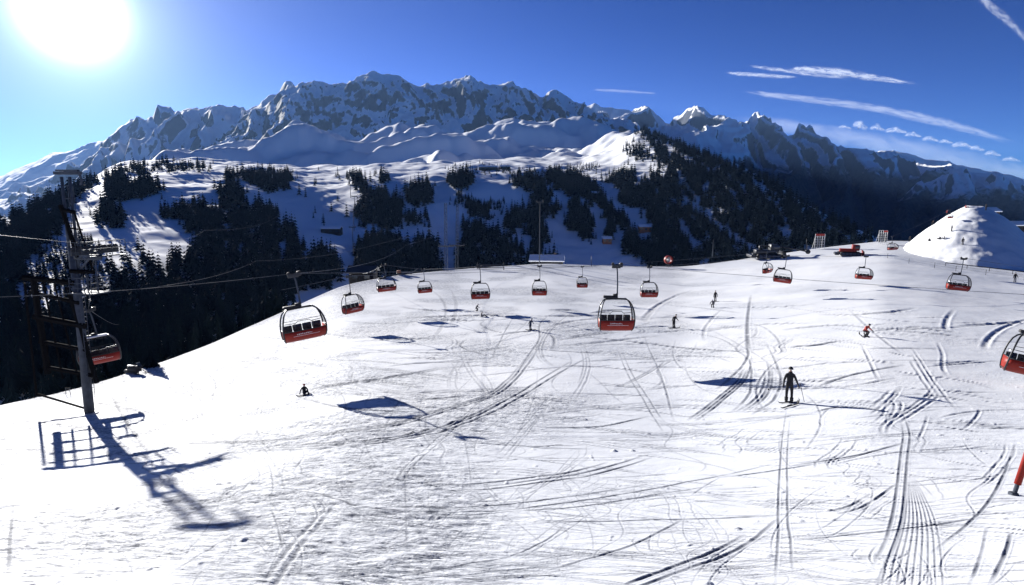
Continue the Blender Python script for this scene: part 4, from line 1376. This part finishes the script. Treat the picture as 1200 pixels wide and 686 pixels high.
person(mound_hit(1189, 331), 1.75, R(150), 'stand', 'cloth_black', 'cloth_grey', 'dark person standing at the right foot of the snow mound')
for k, (a, b, ps, cl, lb) in enumerate([(1089, 283, 'sit', 'cloth_black', 'leftmost dark person sitting in the row at the foot of the mound'), (1101, 281, 'sit', 'cloth_black', 'dark person sitting in the middle of the row at the foot of the mound'), (1106, 281, 'sit', 'cloth_grey', 'rightmost person sitting in the row at the foot of the mound'),
                                    (1115, 272, 'stand', 'cloth_grey', 'tiny grey person standing halfway up the snow mound'), (1066, 284, 'stand', 'cloth_black', 'dark person standing at the left foot of the mound'), (1094, 254, 'crouch', 'cloth_black', 'person crouching on the left shoulder of the mound'),
                                    (1110, 245, 'stand', 'cloth_red', 'red clad person standing on the top of the mound, left one'), (1132, 244, 'sit', 'cloth_red', 'red clad person sitting on the top of the mound, middle one'),
                                    (1155, 247, 'stand', 'cloth_black', 'dark person standing at the right shoulder of the mound')]):
    person(mound_hit(a, b), 1.6, R(150 + 40 * k), ps, cl, 'cloth_black', lb, 'people around the snow mound')

# snowmobile parked at the crest by the tower
p = ground_at(158, 438)
t = empty('snowmobile', p, 'dark snowmobile parked on the crest right of the chair behind the tower', 'snowmobile', rz=R(-15))
MB().box((0, 0, .45), (1.5, .5, .4), None, .12).box((.55, 0, .72), (.6, .5, .3), None, .1).build('body', M['black'], t, smooth=True)
MB().box((-.35, 0, .74), (.9, .34, .16), None, .06).build('seat', M['dark'], t, smooth=True)
MB().box((-.4, 0, .17), (1.7, .4, .32), None, .14).build('track', M['black'], t, smooth=True)
for s in (-1, 1): MB().box((.95, s * .42, .08), (1.0, .13, .05), None, .02).tube([(.8, s * .2, .45), (.95, s * .42, .1)], .03, 6).build('ski', M['dark'], t)
MB().tube([(.35, -.38, 1.02), (.5, 0, 1.0), (.35, .38, 1.02)], .025, 6).build('handlebar', M['dark'], t)
MB().add([(.7, -.24, .86), (.7, .24, .86), (.55, .2, 1.15), (.55, -.2, 1.15), (.68, -.24, .86), (.68, .24, .86), (.53, .2, 1.15), (.53, -.2, 1.15)], [(0, 1, 2, 3), (4, 7, 6, 5), (0, 3, 7, 4), (1, 5, 6, 2), (2, 6, 7, 3), (0, 4, 5, 1)]).build('windscreen', M['window'], t)
# small tripod marker near the tower foot
p = ground_at(80, 463)
t = empty('snow_marker', p, 'small metal frame standing in the snow left of the tower foot', 'marker')
mb = MB()
for x in (-.22, .22): mb.tube([(x, 0, -.2), (x * .7, 0, .62)], .022, 5)
mb.build('leg', M['steel'], t); MB().tube([(-.2, 0, .38), (.2, 0, .38)], .02, 5).tube([(-.2, 0, .58), (.24, 0, .6)], .02, 5).build('rail', M['steel'], t)
# safety nets and sledges behind the crest
p = ground_at(474, 322)
t = empty('rescue_sled', p, 'low rescue sled with an orange bag parked on the crest above the small dark chair', 'sled', rz=R(10)); t.scale = (1.5,) * 3
MB().box((0, 0, .18), (2.2, .7, .18), None, .07).build('tray', M['dark'], t, smooth=True)
MB().box((-.75, 0, .42), (.6, .6, .35), None, .1).build('bag', M['orange'], t, smooth=True)
MB().tube([(1.1, -.3, .25), (1.9, -.25, .8), (1.9, .25, .8), (1.1, .3, .25)], .03, 6).build('handle', M['steel'], t)
p = ground_at(575, 316)
t = empty('snow_barrier', p, 'dark low barrier frame on the crest above the chair under the lattice masts', 'barrier'); t.scale = (1.4,) * 3
mb = MB()
for x in (-2.2, 2.2): mb.tube([(x, 0, -.3), (x, 0, 1.2)], .07, 6)
mb.build('post', M['dark'], t); MB().box((0, 0, .75), (4.6, .12, .2), None, .03).box((0, 0, .3), (4.6, .1, .12), None, .03).build('rail', M['dark'], t)

# ------------------------------------------------------------------ conifers


def conifer_mesh(name, tiers, spikes, seed, slim=.24, m='needles', conv=1.0):
    r = random.Random(seed); V = []; Fs = []
    for k in range(tiers):
        f = k / (tiers - 1)
        z0 = .10 + .86 * f ** 1.0 * .98
        rad = slim * (1 - f) ** .85 * r.uniform(.82, 1.15) + .018
        h = .17 * (1 - f * .55)
        c = len(V); V.append((r.uniform(-.01, .01), r.uniform(-.01, .01), min(z0 + h, 1.0)))
        n = spikes if f < .7 else max(5, spikes - 3)
        ph = r.uniform(0, 6)
        for j in range(2 * n):
            a = ph + math.pi * j / n
            rr = rad * (r.uniform(.82, 1.22) if j % 2 == 0 else r.uniform(.38, .58))
            V.append((rr * math.cos(a), rr * math.sin(a), z0 - (.035 if j % 2 == 0 else -.02) * r.uniform(.5, 1.5) * (1 - .6 * f)))
        for j in range(2 * n): Fs.append((c, c + 1 + j, c + 1 + (j + 1) % (2 * n)))
    return V, Fs


PROTO = []
for k in range(6):
    V, Fs = conifer_mesh('crown', 11 + k % 3, 9, 40 + k, [.17, .20, .15, .22, .18, .24][k])
    me = bpy.data.meshes.new('crown'); me.from_pydata(V, [], Fs); me.update(); me.materials.append(M['needles'] if k % 3 else M['needles2'])
    tk = MB().tube([(0, 0, -.12), (0, 0, .3), (0.004, 0, .9)], .018, 7, r2=.005)
    tm = bpy.data.meshes.new('trunk'); tm.from_pydata(tk.v, [], tk.f); tm.update(); tm.materials.append(M['bark'])
    PROTO.append((me, tm))

CL = {}   # clump key -> (polygon, density per px^2 scale, label)
WOODS = [
    ('tree line along the ridge at the upper left', [(118, 207), (128, 203), (150, 196), (180, 192), (215, 192), (250, 193), (250, 198), (215, 199), (180, 198), (140, 206)], .55),
    ('dark wooded hillside falling away at the far left', [(0, 264), (20, 249), (50, 234), (75, 221), (112, 206), (115, 213), (92, 226), (78, 244), (72, 272), (50, 285), (35, 297), (28, 312), (30, 332), (0, 338)], 1.0),
    ('deep dark wood under the left crest behind the tall tower', [(0, 332), (28, 354), (40, 372), (75, 370), (100, 352), (130, 345), (150, 330), (152, 345), (200, 330), (240, 340), (300, 330), (356, 320), (352, 345), (320, 365), (280, 388), (200, 425), (140, 440), (100, 452), (0, 472)], .9),
    ('bushy clump on the shaded slope beside the tower', [(82, 290), (95, 275), (118, 290), (122, 330), (100, 345), (70, 340), (75, 315)], .22),
    ('loose bushes on the bright shoulder left of the tower', [(32, 312), (48, 293), (72, 280), (80, 300), (75, 335), (45, 350), (30, 340)], .18),
    ('scattered trees low on the blue shaded slope right of the tower', [(120, 318), (150, 295), (160, 292), (168, 305), (195, 318), (190, 345), (140, 345)], .3),
    ('compact wood on the plateau edge at the left', [(123, 220), (128, 208), (140, 202), (147, 207), (150, 215), (165, 213), (182, 215), (192, 220), (180, 225), (175, 230), (160, 231), (145, 233), (135, 237), (125, 235)], 1.0),
    ('round clump of trees right of the tower top', [(112, 258), (115, 245), (125, 238), (133, 247), (143, 247), (149, 254), (149, 262), (135, 264), (115, 262)], 1.1),
    ('wood strip high on the blue slope left of the dark main wood', [(190, 255), (192, 245), (200, 248), (210, 242), (222, 243), (238, 240), (243, 248), (245, 262), (235, 270), (220, 272), (213, 262), (205, 257)], .95),
    ('tree row on the snowy plateau edge above the main wood', [(262, 202), (290, 203), (320, 201), (342, 206), (345, 212), (335, 221), (315, 223), (300, 219), (288, 211), (262, 208)], 1.0),
    ('main dark wood left of the middle, climbing to the plateau', [(258, 250), (258, 222), (268, 213), (285, 222), (292, 240), (305, 238), (316, 243), (326, 248), (330, 259), (343, 266), (352, 280), (355, 295), (356, 325), (330, 335), (300, 345), (270, 340), (240, 345), (215, 335), (196, 320), (200, 302), (212, 298), (222, 302), (235, 272), (240, 252)], .85),
    ('pointed clump at the crest left of the lit snow gap', [(352, 335), (358, 308), (370, 300), (378, 292), (386, 292), (395, 302), (398, 318), (390, 335)], 1.1),
    ('large clump right of the far lift line', [(405, 206), (420, 203), (425, 212), (432, 220), (440, 227), (455, 227), (462, 236), (470, 242), (473, 264), (455, 266), (430, 263), (420, 264), (417, 247), (425, 238), (428, 230), (412, 215)], .95),
    ('small clump on the slope above the twin masts', [(475, 238), (480, 223), (492, 214), (500, 216), (508, 226), (507, 235), (495, 239), (485, 240)], 1.0),
    ('little group on the lit edge left of the small clump', [(440, 206), (443, 202), (452, 209), (456, 212), (448, 214)], .9),
    ('pair of tree groups on blue snow above the left mast', [(474, 262), (478, 250), (486, 252), (488, 262), (495, 255), (500, 251), (505, 256), (508, 262), (490, 262)], .6),
    ('dense wood directly behind the crest left of the twin masts', [(418, 287), (430, 281), (450, 276), (465, 280), (470, 291), (478, 287), (483, 293), (495, 279), (510, 287), (515, 302), (520, 322), (510, 324), (480, 324), (440, 328), (425, 330), (418, 320)], 1.2),
    ('clump on the plateau edge above the right mast', [(522, 207), (535, 206), (540, 200), (552, 207), (553, 215), (545, 220), (530, 219)], 1.0),
    ('bushes and trees in the middle of the shaded face', [(546, 237), (548, 231), (560, 236), (570, 243), (580, 236), (588, 240), (582, 246), (575, 255), (565, 252), (550, 252)], .9),
    ('lone narrow trees beside the bushy middle clump', [(533, 238), (539, 224), (543, 236)], .9),
    ('clump under the plateau right of the middle', [(600, 213), (610, 202), (620, 207), (635, 207), (642, 221), (645, 236), (640, 240), (655, 246), (658, 250), (640, 252), (628, 248), (622, 235), (628, 225), (615, 220), (605, 218)], .95),
    ('dark band of trees at the top of the lit ramp', [(640, 207), (645, 200), (665, 202), (680, 211), (690, 217), (690, 225), (675, 228), (655, 222), (645, 215)], 1.1),
    ('curved wood on the shaded face below the middle', [(590, 265), (595, 252), (605, 247), (615, 245), (622, 252), (628, 244), (633, 257), (640, 271), (645, 285), (635, 286), (620, 276), (612, 263), (600, 270)], 1.0),
    ('big wood right of the twin masts behind the crest', [(535, 322), (540, 287), (545, 264), (560, 260), (575, 271), (590, 276), (602, 287), (608, 287), (612, 302), (612, 320), (590, 321), (560, 321)], .85),
    ('few trees around the long chalet', [(618, 312), (618, 292), (628, 285), (633, 292), (632, 300), (650, 302), (655, 312), (640, 314)], .7),
    ('wood above the big middle chair, left part', [(663, 265), (668, 252), (667, 237), (675, 232), (690, 242), (695, 257), (696, 280), (690, 285), (682, 280), (680, 270), (672, 270)], 1.05),
    ('upper wood beside the lit ramp', [(662, 202), (670, 202), (680, 207), (690, 214), (700, 222), (705, 229), (708, 240), (695, 238), (680, 228), (662, 222)], 1.05),
    ('wood tongue between the two shaded runs', [(700, 226), (710, 241), (722, 248), (730, 254), (737, 266), (732, 270), (720, 265), (718, 277), (711, 276), (713, 262), (705, 247)], 1.0),
    ('wood island inside the lit snow ramp', [(711, 212), (715, 205), (730, 202), (742, 204), (745, 211), (757, 217), (760, 229), (762, 240), (745, 240), (727, 237), (725, 228), (732, 220), (720, 217)], 1.1),
    ('clump right of the lit ramp', [(756, 212), (765, 203), (780, 214), (790, 226), (778, 231), (778, 246), (785, 259), (790, 266), (775, 268), (762, 262), (755, 246), (762, 236)], 1.05),
    ('dark trees behind the crest above the snow cannon', [(728, 287), (735, 274), (745, 277), (757, 287), (762, 281), (765, 271), (775, 267), (790, 271), (800, 287), (806, 302), (812, 314), (800, 316), (760, 314), (750, 302), (735, 293)], 1.0),
    ('steep dark forest on the right flank', [(740, 144), (770, 152), (800, 168), (850, 191), (900, 212), (950, 246), (1000, 268), (1035, 285), (1000, 292), (960, 295), (900, 305), (812, 316), (800, 287), (790, 263), (785, 240), (782, 215), (770, 178), (757, 162)], .85),
    ('thin scrub scattered along the sunny plateau', [(525, 195), (560, 192), (610, 196), (640, 200), (680, 190), (700, 192), (700, 200), (640, 206), (600, 203), (540, 200)], .12),
    ('sparse trees on the village plateau', [(730, 172), (745, 168), (765, 178), (768, 190), (750, 188), (735, 180)], .25),
    ('single scattered trees on the open snow left of the lift line', [(270, 195), (345, 195), (400, 205), (400, 285), (365, 260), (340, 225)], .012),
]
HOLES = [([(800, 232), (815, 243), (830, 255), (850, 270), (870, 283), (890, 298)], 5), ([(884, 214), (900, 232), (912, 245), (920, 260), (925, 282)], 3.5), ([(960, 254), (975, 268), (990, 276), (997, 286)], 3),
         ([(865, 212), (872, 222), (878, 234)], 2.5), ([(886, 212), (900, 222), (914, 234)], 2.5), ([(876, 199), (895, 204), (912, 212)], 4), ([(800, 187), (820, 193), (842, 202)], 3), ([(795, 205), (805, 218), (815, 230)], 3),
         ([(826, 230), (832, 248)], 5.5), ([(770, 165), (790, 178), (810, 186)], 3), ([(860, 235), (880, 250)], 2), ([(920, 225), (935, 238)], 2.2), ([(940, 252), (955, 262)], 2), ([(330, 300), (345, 312)], 5), ([(225, 335), (250, 350)], 5),
         ([(798, 260), (806, 275), (815, 292)], 5), ([(820, 285), (840, 300)], 5), ([(845, 215), (858, 228), (868, 245)], 3), ([(905, 262), (918, 276), (925, 288)], 3), ([(780, 195), (795, 203)], 4), ([(840, 265), (856, 280)], 4), ([(930, 262), (945, 280)], 2.5), ([(300, 270), (320, 275)], 4), ([(263, 285), (268, 300)], 4), ([(265, 355), (272, 375)], 8), ([(210, 380), (222, 400)], 5), ([(560, 290), (566, 298)], 5), ([(580, 300), (600, 312)], 6), ([(60, 352), (30, 362)], 5)]


def inpoly(x, y, poly):
    x = np.asarray(x); y = np.asarray(y); inside = np.zeros(x.shape, bool)
    n = len(poly); j = n - 1
    for i in range(n):
        xi, yi = poly[i]; xj, yj = poly[j]
        c = ((yi > y) != (yj > y)) & (x < (xj - xi) * (y - yi) / (yj - yi + 1e-12) + xi)
        inside ^= c; j = i
    return inside


ALL = []      # x, y, z, H, proto, wood index
for wi, (lab, poly, dens) in enumerate(WOODS):
    a = np.array(poly, float); x0, y0 = a.min(0); x1, y1 = a.max(0)
    x0 -= 8; x1 += 8; y0 -= 6; y1 += 4
    n = int((x1 - x0) * (y1 - y0) * 2.2)
    X = rng.uniform(x0, x1, n); Yp = rng.uniform(y0, y1, n)
    jx = X + rng.normal(0, 1.7, n) + 3.5 * fbm(X / 9, Yp / 9, 2, 801); jy = Yp + rng.normal(0, 1.7, n) + 3.5 * fbm(X / 9, Yp / 9, 2, 811)
    far_ = rng.uniform(0, 1, n) < .06
    jx = jx + np.where(far_, rng.normal(0, 6, n), 0); jy = jy + np.where(far_, rng.normal(0, 4, n), 0)
    ok = inpoly(jx, jy, poly)
    gap = fbm(X / 13, Yp / 11, 3, 900 + wi * 7)
    ok &= gap < (.48 if (x1 - x0) < 150 else .33) - .12 * rng.uniform(0, 1, n)
    for hp, hw in HOLES:
        q = spline(hp, 5)
        d = np.min(np.hypot(X[:, None] - q[None, :, 0], Yp[:, None] - q[None, :, 1]), 1)
        ok &= d > hw * rng.uniform(.7, 1.2, n)
    X = X[ok]; Yp = Yp[ok]
    u, Yd = mid.hit(X, Yp + 2.5, 62, 2500, 700)
    z = mid.z(u, np.nan_to_num(Yd, nan=500.0))
    good = np.isfinite(Yd)
    X, Yp, u, Yd, z = X[good], Yp[good], u[good], Yd[good], z[good]
    Hh = rng.uniform(8, 18, len(u)) * np.where(rng.uniform(0, 1, len(u)) < .08, 1.25, 1) * np.interp(Yd, [80, 160, 450, 800, 1400], [.42, .62, .85, .9, .95])
    if 'bush' in lab or 'scrub' in lab: Hh *= .5
    pxh = Hh * F / Yd
    keep = rng.uniform(0, 1, len(u)) < dens * 9.5 / (pxh * pxh * .34 + 3)
    for k in np.where(keep)[0]:
        ALL.append((u[k] * Yd[k], Yd[k], z[k], Hh[k], int(rng.integers(0, 6)), wi))
# trees right behind the left crest: their tips rise over the snow edge
for px in np.arange(2, 350, 5.0):
    uu, tt = ut(px, 400); 
    tc, Yc = cr.at(uu); Yd = float(Yc) + rng.uniform(9, 26); u_ = float(uu)
    z = float(near_z(np.array([u_]), np.array([Yd]))[0])
    top_px = rng.uniform(6, 38)
    H_ = (float(tc) * Yd - z) + top_px * Yd / F
    ALL.append((u_ * Yd, Yd, z, min(max(H_, 3.5), 15), int(rng.integers(0, 6)), 2))
# a snow dusted little conifer just behind the crest right of the chair
lone = ground_at(152, 441)
ALL.sort(key=lambda q: -q[3] / q[1])
NIND = 290
cnt = {}
for x, y, z, H, pr, wi in ALL[:NIND]:
    t = empty('conifer', (x, y, z), 'dark conifer of the ' + WOODS[wi][0], 'tree', 'conifers of the ' + WOODS[wi][0], rz=rng.uniform(0, 6.28))
    wdt = H * rng.uniform(.85, 1.25); t.scale = (wdt, wdt, H)
    link(bpy.data.objects.new('crown', PROTO[pr][0]), t); link(bpy.data.objects.new('trunk', PROTO[pr][1]), t)
print('trees', len(ALL))
# the thousands further off: one forest
protos = [conifer_mesh('far', 6, 6, 80 + k, [.17, .21, .15, .24, .19, .22][k]) for k in range(6)]
VV = []; FF = []; b = 0
rest = ALL[NIND:]
PV = [np.array(p[0]) for p in protos]; PF = [np.array(p[1]) for p in protos]
for x, y, z, H, pr, wi in rest:
    v = PV[pr]; a = rng.uniform(0, 6.28); c, s = math.cos(a), math.sin(a); wd = H * rng.uniform(.9, 1.35)
    w_ = np.stack([(v[:, 0] * c - v[:, 1] * s) * wd + x, (v[:, 0] * s + v[:, 1] * c) * wd + y, v[:, 2] * H + z - .04 * H], 1)
    VV.append(w_); FF.append(PF[pr] + b); b += len(v)
o = bpy.data.objects.new('conifer_forest', np_mesh('conifer_forest', np.vstack(VV), np.vstack(FF), M['needles'], smooth=False))
link(o); tag(o, 'far dark conifer woods spread in clumps over the snowy hill', 'forest', kind='stuff')

p = mid_pt(152, 440) if False else Vector(lone) + Vector((-.3, 4.0, -1.8))
t = empty('conifer', p, 'small snow dusted conifer just behind the crest right of the tower chair', 'tree'); Hc = (P(150, 388, p.y).z - p.z)
t.scale = (Hc * 1.0, Hc * 1.0, Hc)
link(bpy.data.objects.new('crown', PROTO[5][0]), t); link(bpy.data.objects.new('trunk', PROTO[5][1]), t)

# ------------------------------------------------------------------ clouds


def cloud_mat(name, dens, sx, sy, edge=.5):
    m = bpy.data.materials.new(name); m.use_nodes = True
    nt = m.node_tree; nt.nodes.clear()
    o = node(nt, 'ShaderNodeOutputMaterial')
    tr = node(nt, 'ShaderNodeBsdfTransparent'); tl = node(nt, 'ShaderNodeBsdfTranslucent', Color=(.80, .84, .90, 1)); df = node(nt, 'ShaderNodeBsdfDiffuse', Color=(.95, .96, .98, 1))
    ad = node(nt, 'ShaderNodeMixShader'); ad.inputs[0].default_value = .5
    nt.links.new(tl.outputs[0], ad.inputs[1]); nt.links.new(df.outputs[0], ad.inputs[2])
    at = node(nt, 'ShaderNodeAttribute', attribute_name='core'); al = node(nt, 'ShaderNodeAttribute', attribute_name='along'); ac = node(nt, 'ShaderNodeAttribute', attribute_name='across')
    cb = node(nt, 'ShaderNodeCombineXYZ'); nt.links.new(math_node(nt, 'MULTIPLY', al.outputs['Fac'], sx * 1.8), cb.inputs[0]); nt.links.new(math_node(nt, 'MULTIPLY', ac.outputs['Fac'], sy * 1.6), cb.inputs[1])
    n = node(nt, 'ShaderNodeTexNoise', Scale=1.0, Detail=7.0, Roughness=.6, Distortion=.6); nt.links.new(cb.outputs[0], n.inputs['Vector'])
    v = math_node(nt, 'ADD', at.outputs['Fac'], math_node(nt, 'MULTIPLY', math_node(nt, 'SUBTRACT', n.outputs['Fac'], .56), edge * 2.9))
    a = math_node(nt, 'MULTIPLY', math_node(nt, 'POWER', maprange(nt, v, .05, 1.2), 1.6), dens)
    mx = node(nt, 'ShaderNodeMixShader'); nt.links.new(a, mx.inputs[0]); nt.links.new(tr.outputs[0], mx.inputs[1]); nt.links.new(ad.outputs[0], mx.inputs[2])
    nt.links.new(mx.outputs[0], o.inputs[0])
    return m


def streak(name, pts, Y, label, dens=.8, sx=6, sy=3, edge=.5, group=None, cat='cloud', seed=0):
    """lens-shaped wisp along (px,py,halfwidth px)"""
    p = np.array(pts, float); s = np.linspace(0, 1, 60); k = np.linspace(0, 1, len(p))
    px = np.interp(s, k, p[:, 0]); py = np.interp(s, k, p[:, 1]); hw = np.interp(s, k, p[:, 2])
    V = []; core = []; al = []; ac = []; m_ = 13
    for i in range(60):
        d = np.array([px[min(i + 1, 59)] - px[max(i - 1, 0)], py[min(i + 1, 59)] - py[max(i - 1, 0)]]); d /= np.linalg.norm(d) + 1e-9
        nrm = np.array([-d[1], d[0]])
        for j in range(m_):
            q = -1 + 2 * j / (m_ - 1)
            u, t = ut(px[i] + nrm[0] * q * hw[i], py[i] + nrm[1] * q * hw[i])
            th = math.sqrt(max(0, 1 - q * q)) * hw[i] * Y / F * .8
            yy = Y + th
            V.append((u * yy, yy, t * yy)); core.append((1 - q * q) * min(1, 8 * s[i], 8 * (1 - s[i]))); al.append(s[i] + seed); ac.append(q)
    f1 = grid_faces(60, m_)
    V = np.array(V); V2 = V.copy(); V2[:, 1] += 30  # closed, thin cloud
    o = bpy.data.objects.new(name, np_mesh(name, np.vstack([V, V2]), np.vstack([f1, f1[:, ::-1] + len(V)]), cloud_mat(name, dens, sx, sy, edge),
                             attrs={'core': np.array(core * 2), 'along': np.array(al * 2), 'across': np.array(ac * 2)}))
    link(o); tag(o, label, cat, group); o.visible_shadow = True
    return o


streak('cirrus_cloud', [(918, 80, 2), (950, 82, 6), (990, 86, 8), (1030, 92, 5), (1080, 99, 2)], 19000, 'bright feathered cloud wisp high at the right, the broadest one', .40, 7, 1.6, .85, 'high cloud wisps')
streak('cirrus_cloud', [(848, 85, 1.5), (870, 87, 3.5), (905, 89, 4), (940, 91, 1.5)], 19500, 'short white cloud wisp left below the broad feathered one', .34, 6, 1.6, .8, 'high cloud wisps', seed=3)
streak('cirrus_cloud', [(875, 77, 1.5), (905, 81, 3.5), (950, 87, 4), (1000, 93, 1.5)], 20000, 'thin faint wisp joining the short and the broad cloud', .3, 6, 1.6, .9, 'high cloud wisps', seed=6)
streak('vapour_trail', [(864, 106, 2), (900, 111, 5), (960, 118, 6), (1020, 126, 7), (1080, 138, 8), (1110, 145, 8), (1150, 156, 6), (1210, 174, 3)], 21000, 'long curved white vapour trail falling to the right edge', .22, 12, 1.6, .6, seed=9)
streak('vapour_trail', [(1140, -18, 6), (1160, 6, 8), (1180, 22, 8), (1200, 42, 5), (1215, 60, 2)], 17000, 'broken vapour trail in the upper right corner', .20, 9, 1.6, .8, seed=12)
streak('cirrus_cloud', [(690, 105, 1.5), (730, 107, 3), (775, 110, 1.2)], 22000, 'faint tiny cloud streak above the pointed far peak', .14, 4, 2, .6, 'high cloud wisps', seed=15)
streak('cloud_bank', [(840, 136, 5), (900, 145, 11), (960, 155, 15), (1020, 167, 18), (1080, 180, 21), (1140, 194, 23), (1200, 208, 22), (1300, 232, 20)], 30000, 'long soft grey cloud bank lying over the right mountains', .16, 7, 1.0, .4, cat='cloud', seed=20)
# small cumulus heads above the bank
heads = [(1008, 147, 8, 7), (990, 149, 7, 3), (1028, 150, 8, 5), (1050, 153, 12, 5), (1070, 158, 9, 4), (1090, 163, 9, 4), (1108, 166, 8, 3.5), (1128, 170, 12, 5), (1145, 174, 8, 4), (1163, 180, 9, 4), (1185, 187, 10, 4)]
for k, (px, py, rw, rh) in enumerate(heads):
    streak('cumulus_cloud', [(px - rw * 1.3, py + rh * .4, rh * .3), (px - rw * .4, py - rh * .1, rh * .9), (px + rw * .1, py - rh * .2, rh), (px + rw * .6, py + rh * .3, rh * .7), (px + rw * 1.4, py + rh * .7, rh * .3)], 28000 + 150 * k,
           ['tallest pointed white cloud head above the right cloud bank', 'flat small cloud head left of the pointed one'][k] if k < 2 else 'small white cloud head in the row right of the pointed one', .34, 2.2, 1.5, .8, 'cloud heads above the bank', seed=30 + k * 3)
# ------------------------------------------------------------------ light, sky, air, camera
sun = bpy.data.lights.new('sun', 'SUN'); sun.energy = 5.0; sun.angle = R(.5); sun.color = (1, .965, .91)
so = bpy.data.objects.new('sun', sun); link(so)
so.rotation_euler = (-SUN).to_track_quat('-Z', 'Y').to_euler()

w = bpy.data.worlds.new('World'); scene.world = w; w.use_nodes = True
nt = w.node_tree; bg = nt.nodes['Background']; out = nt.nodes['World Output']
sky = node(nt, 'ShaderNodeTexSky'); sky.sky_type = 'NISHITA'; sky.sun_disc = False
sky.sun_elevation = SUN_EL; sky.sun_rotation = SUN_AZ
sky.altitude = 3000; sky.air_density = .9; sky.dust_density = .0; sky.ozone_density = 3.0
tint = node(nt, 'ShaderNodeMix'); tint.data_type = 'RGBA'; tint.blend_type = 'MULTIPLY'; tint.inputs[0].default_value = 1
pre = node(nt, 'ShaderNodeVectorMath'); pre.operation = 'SCALE'; pre.inputs['Scale'].default_value = .07
nt.links.new(sky.outputs[0], pre.inputs[0])
gam = node(nt, 'ShaderNodeGamma', Gamma=1.55); nt.links.new(pre.outputs[0], gam.inputs[0])
post = node(nt, 'ShaderNodeVectorMath'); post.operation = 'SCALE'; post.inputs['Scale'].default_value = 18.0
nt.links.new(gam.outputs[0], post.inputs[0]); nt.links.new(post.outputs[0], tint.inputs[6]); tint.inputs[7].default_value = (.09, .56, 1.22, 1)
nt.links.new(tint.outputs[2], bg.inputs[0]); bg.inputs[1].default_value = .05
# bright aureole of the sun itself
tc = node(nt, 'ShaderNodeTexCoord')
dp = node(nt, 'ShaderNodeVectorMath'); dp.operation = 'DOT_PRODUCT'
nt.links.new(tc.outputs['Generated'], dp.inputs[0])
AUR = P(84, 14, 1.0).normalized(); dp.inputs[1].default_value = AUR
g1 = math_node(nt, 'POWER', math_node(nt, 'MAXIMUM', dp.outputs['Value'], 0.0), 1500.0)
g2 = math_node(nt, 'POWER', math_node(nt, 'MAXIMUM', dp.outputs['Value'], 0.0), 60.0)
g3 = math_node(nt, 'POWER', math_node(nt, 'MAXIMUM', dp.outputs['Value'], 0.0), 9.0)
gs = math_node(nt, 'ADD', math_node(nt, 'ADD', math_node(nt, 'MULTIPLY', g1, 3.0), math_node(nt, 'MULTIPLY', g2, .14)), math_node(nt, 'MULTIPLY', g3, .055))
g4 = math_node(nt, 'POWER', math_node(nt, 'MAXIMUM', dp.outputs['Value'], 0.0), 260.0)
gs = math_node(nt, 'ADD', gs, math_node(nt, 'MULTIPLY', g4, .28))
sz = node(nt, 'ShaderNodeSeparateXYZ'); nt.links.new(tc.outputs['Generated'], sz.inputs[0])
low = math_node(nt, 'POWER', math_node(nt, 'SUBTRACT', 1.0, math_node(nt, 'ABSOLUTE', sz.outputs['Z'])), 11.0)
gs = math_node(nt, 'ADD', gs, math_node(nt, 'MULTIPLY', low, math_node(nt, 'MULTIPLY', math_node(nt, 'POWER', math_node(nt, 'MAXIMUM', dp.outputs['Value'], 0.0), 2.0), .32)))
bg2 = node(nt, 'ShaderNodeBackground', Color=(.80, .95, 1, 1)); nt.links.new(gs, bg2.inputs[1])
add = node(nt, 'ShaderNodeAddShader'); nt.links.new(bg.outputs[0], add.inputs[0]); nt.links.new(bg2.outputs[0], add.inputs[1])
nt.links.new(add.outputs[0], out.inputs[0])

# the air: one even box of thin haze round everything
hb = MB().box((0, 6000, 280), (27400, 17200, 2000))
hm = bpy.data.materials.new('haze_air'); hm.use_nodes = True
hn = hm.node_tree; hn.nodes.clear()
ho = node(hn, 'ShaderNodeOutputMaterial'); pv = node(hn, 'ShaderNodeVolumePrincipled')
pv.inputs['Color'].default_value = (.30, .54, 1.0, 1); pv.inputs['Density'].default_value = 2.3e-5
pv.inputs['Anisotropy'].default_value = .15
hn.links.new(pv.outputs[0], ho.inputs['Volume'])
hz = hb.build('haze', hm); tag(hz, kind='stuff')

cam = bpy.data.cameras.new('camera'); cam.sensor_width = 36; cam.lens = 36 * F / 1200
cam.clip_start = .1; cam.clip_end = 60000
co = bpy.data.objects.new('camera', cam); link(co)
co.location = (0, 0, 0); co.rotation_euler = (R(90) - TH, 0, 0)
scene.camera = co
scene.view_settings.view_transform = 'Standard'; scene.view_settings.look = 'None'
scene.view_settings.exposure = 1.25; scene.view_settings.gamma = 1; scene.view_settings.use_curve_mapping = False
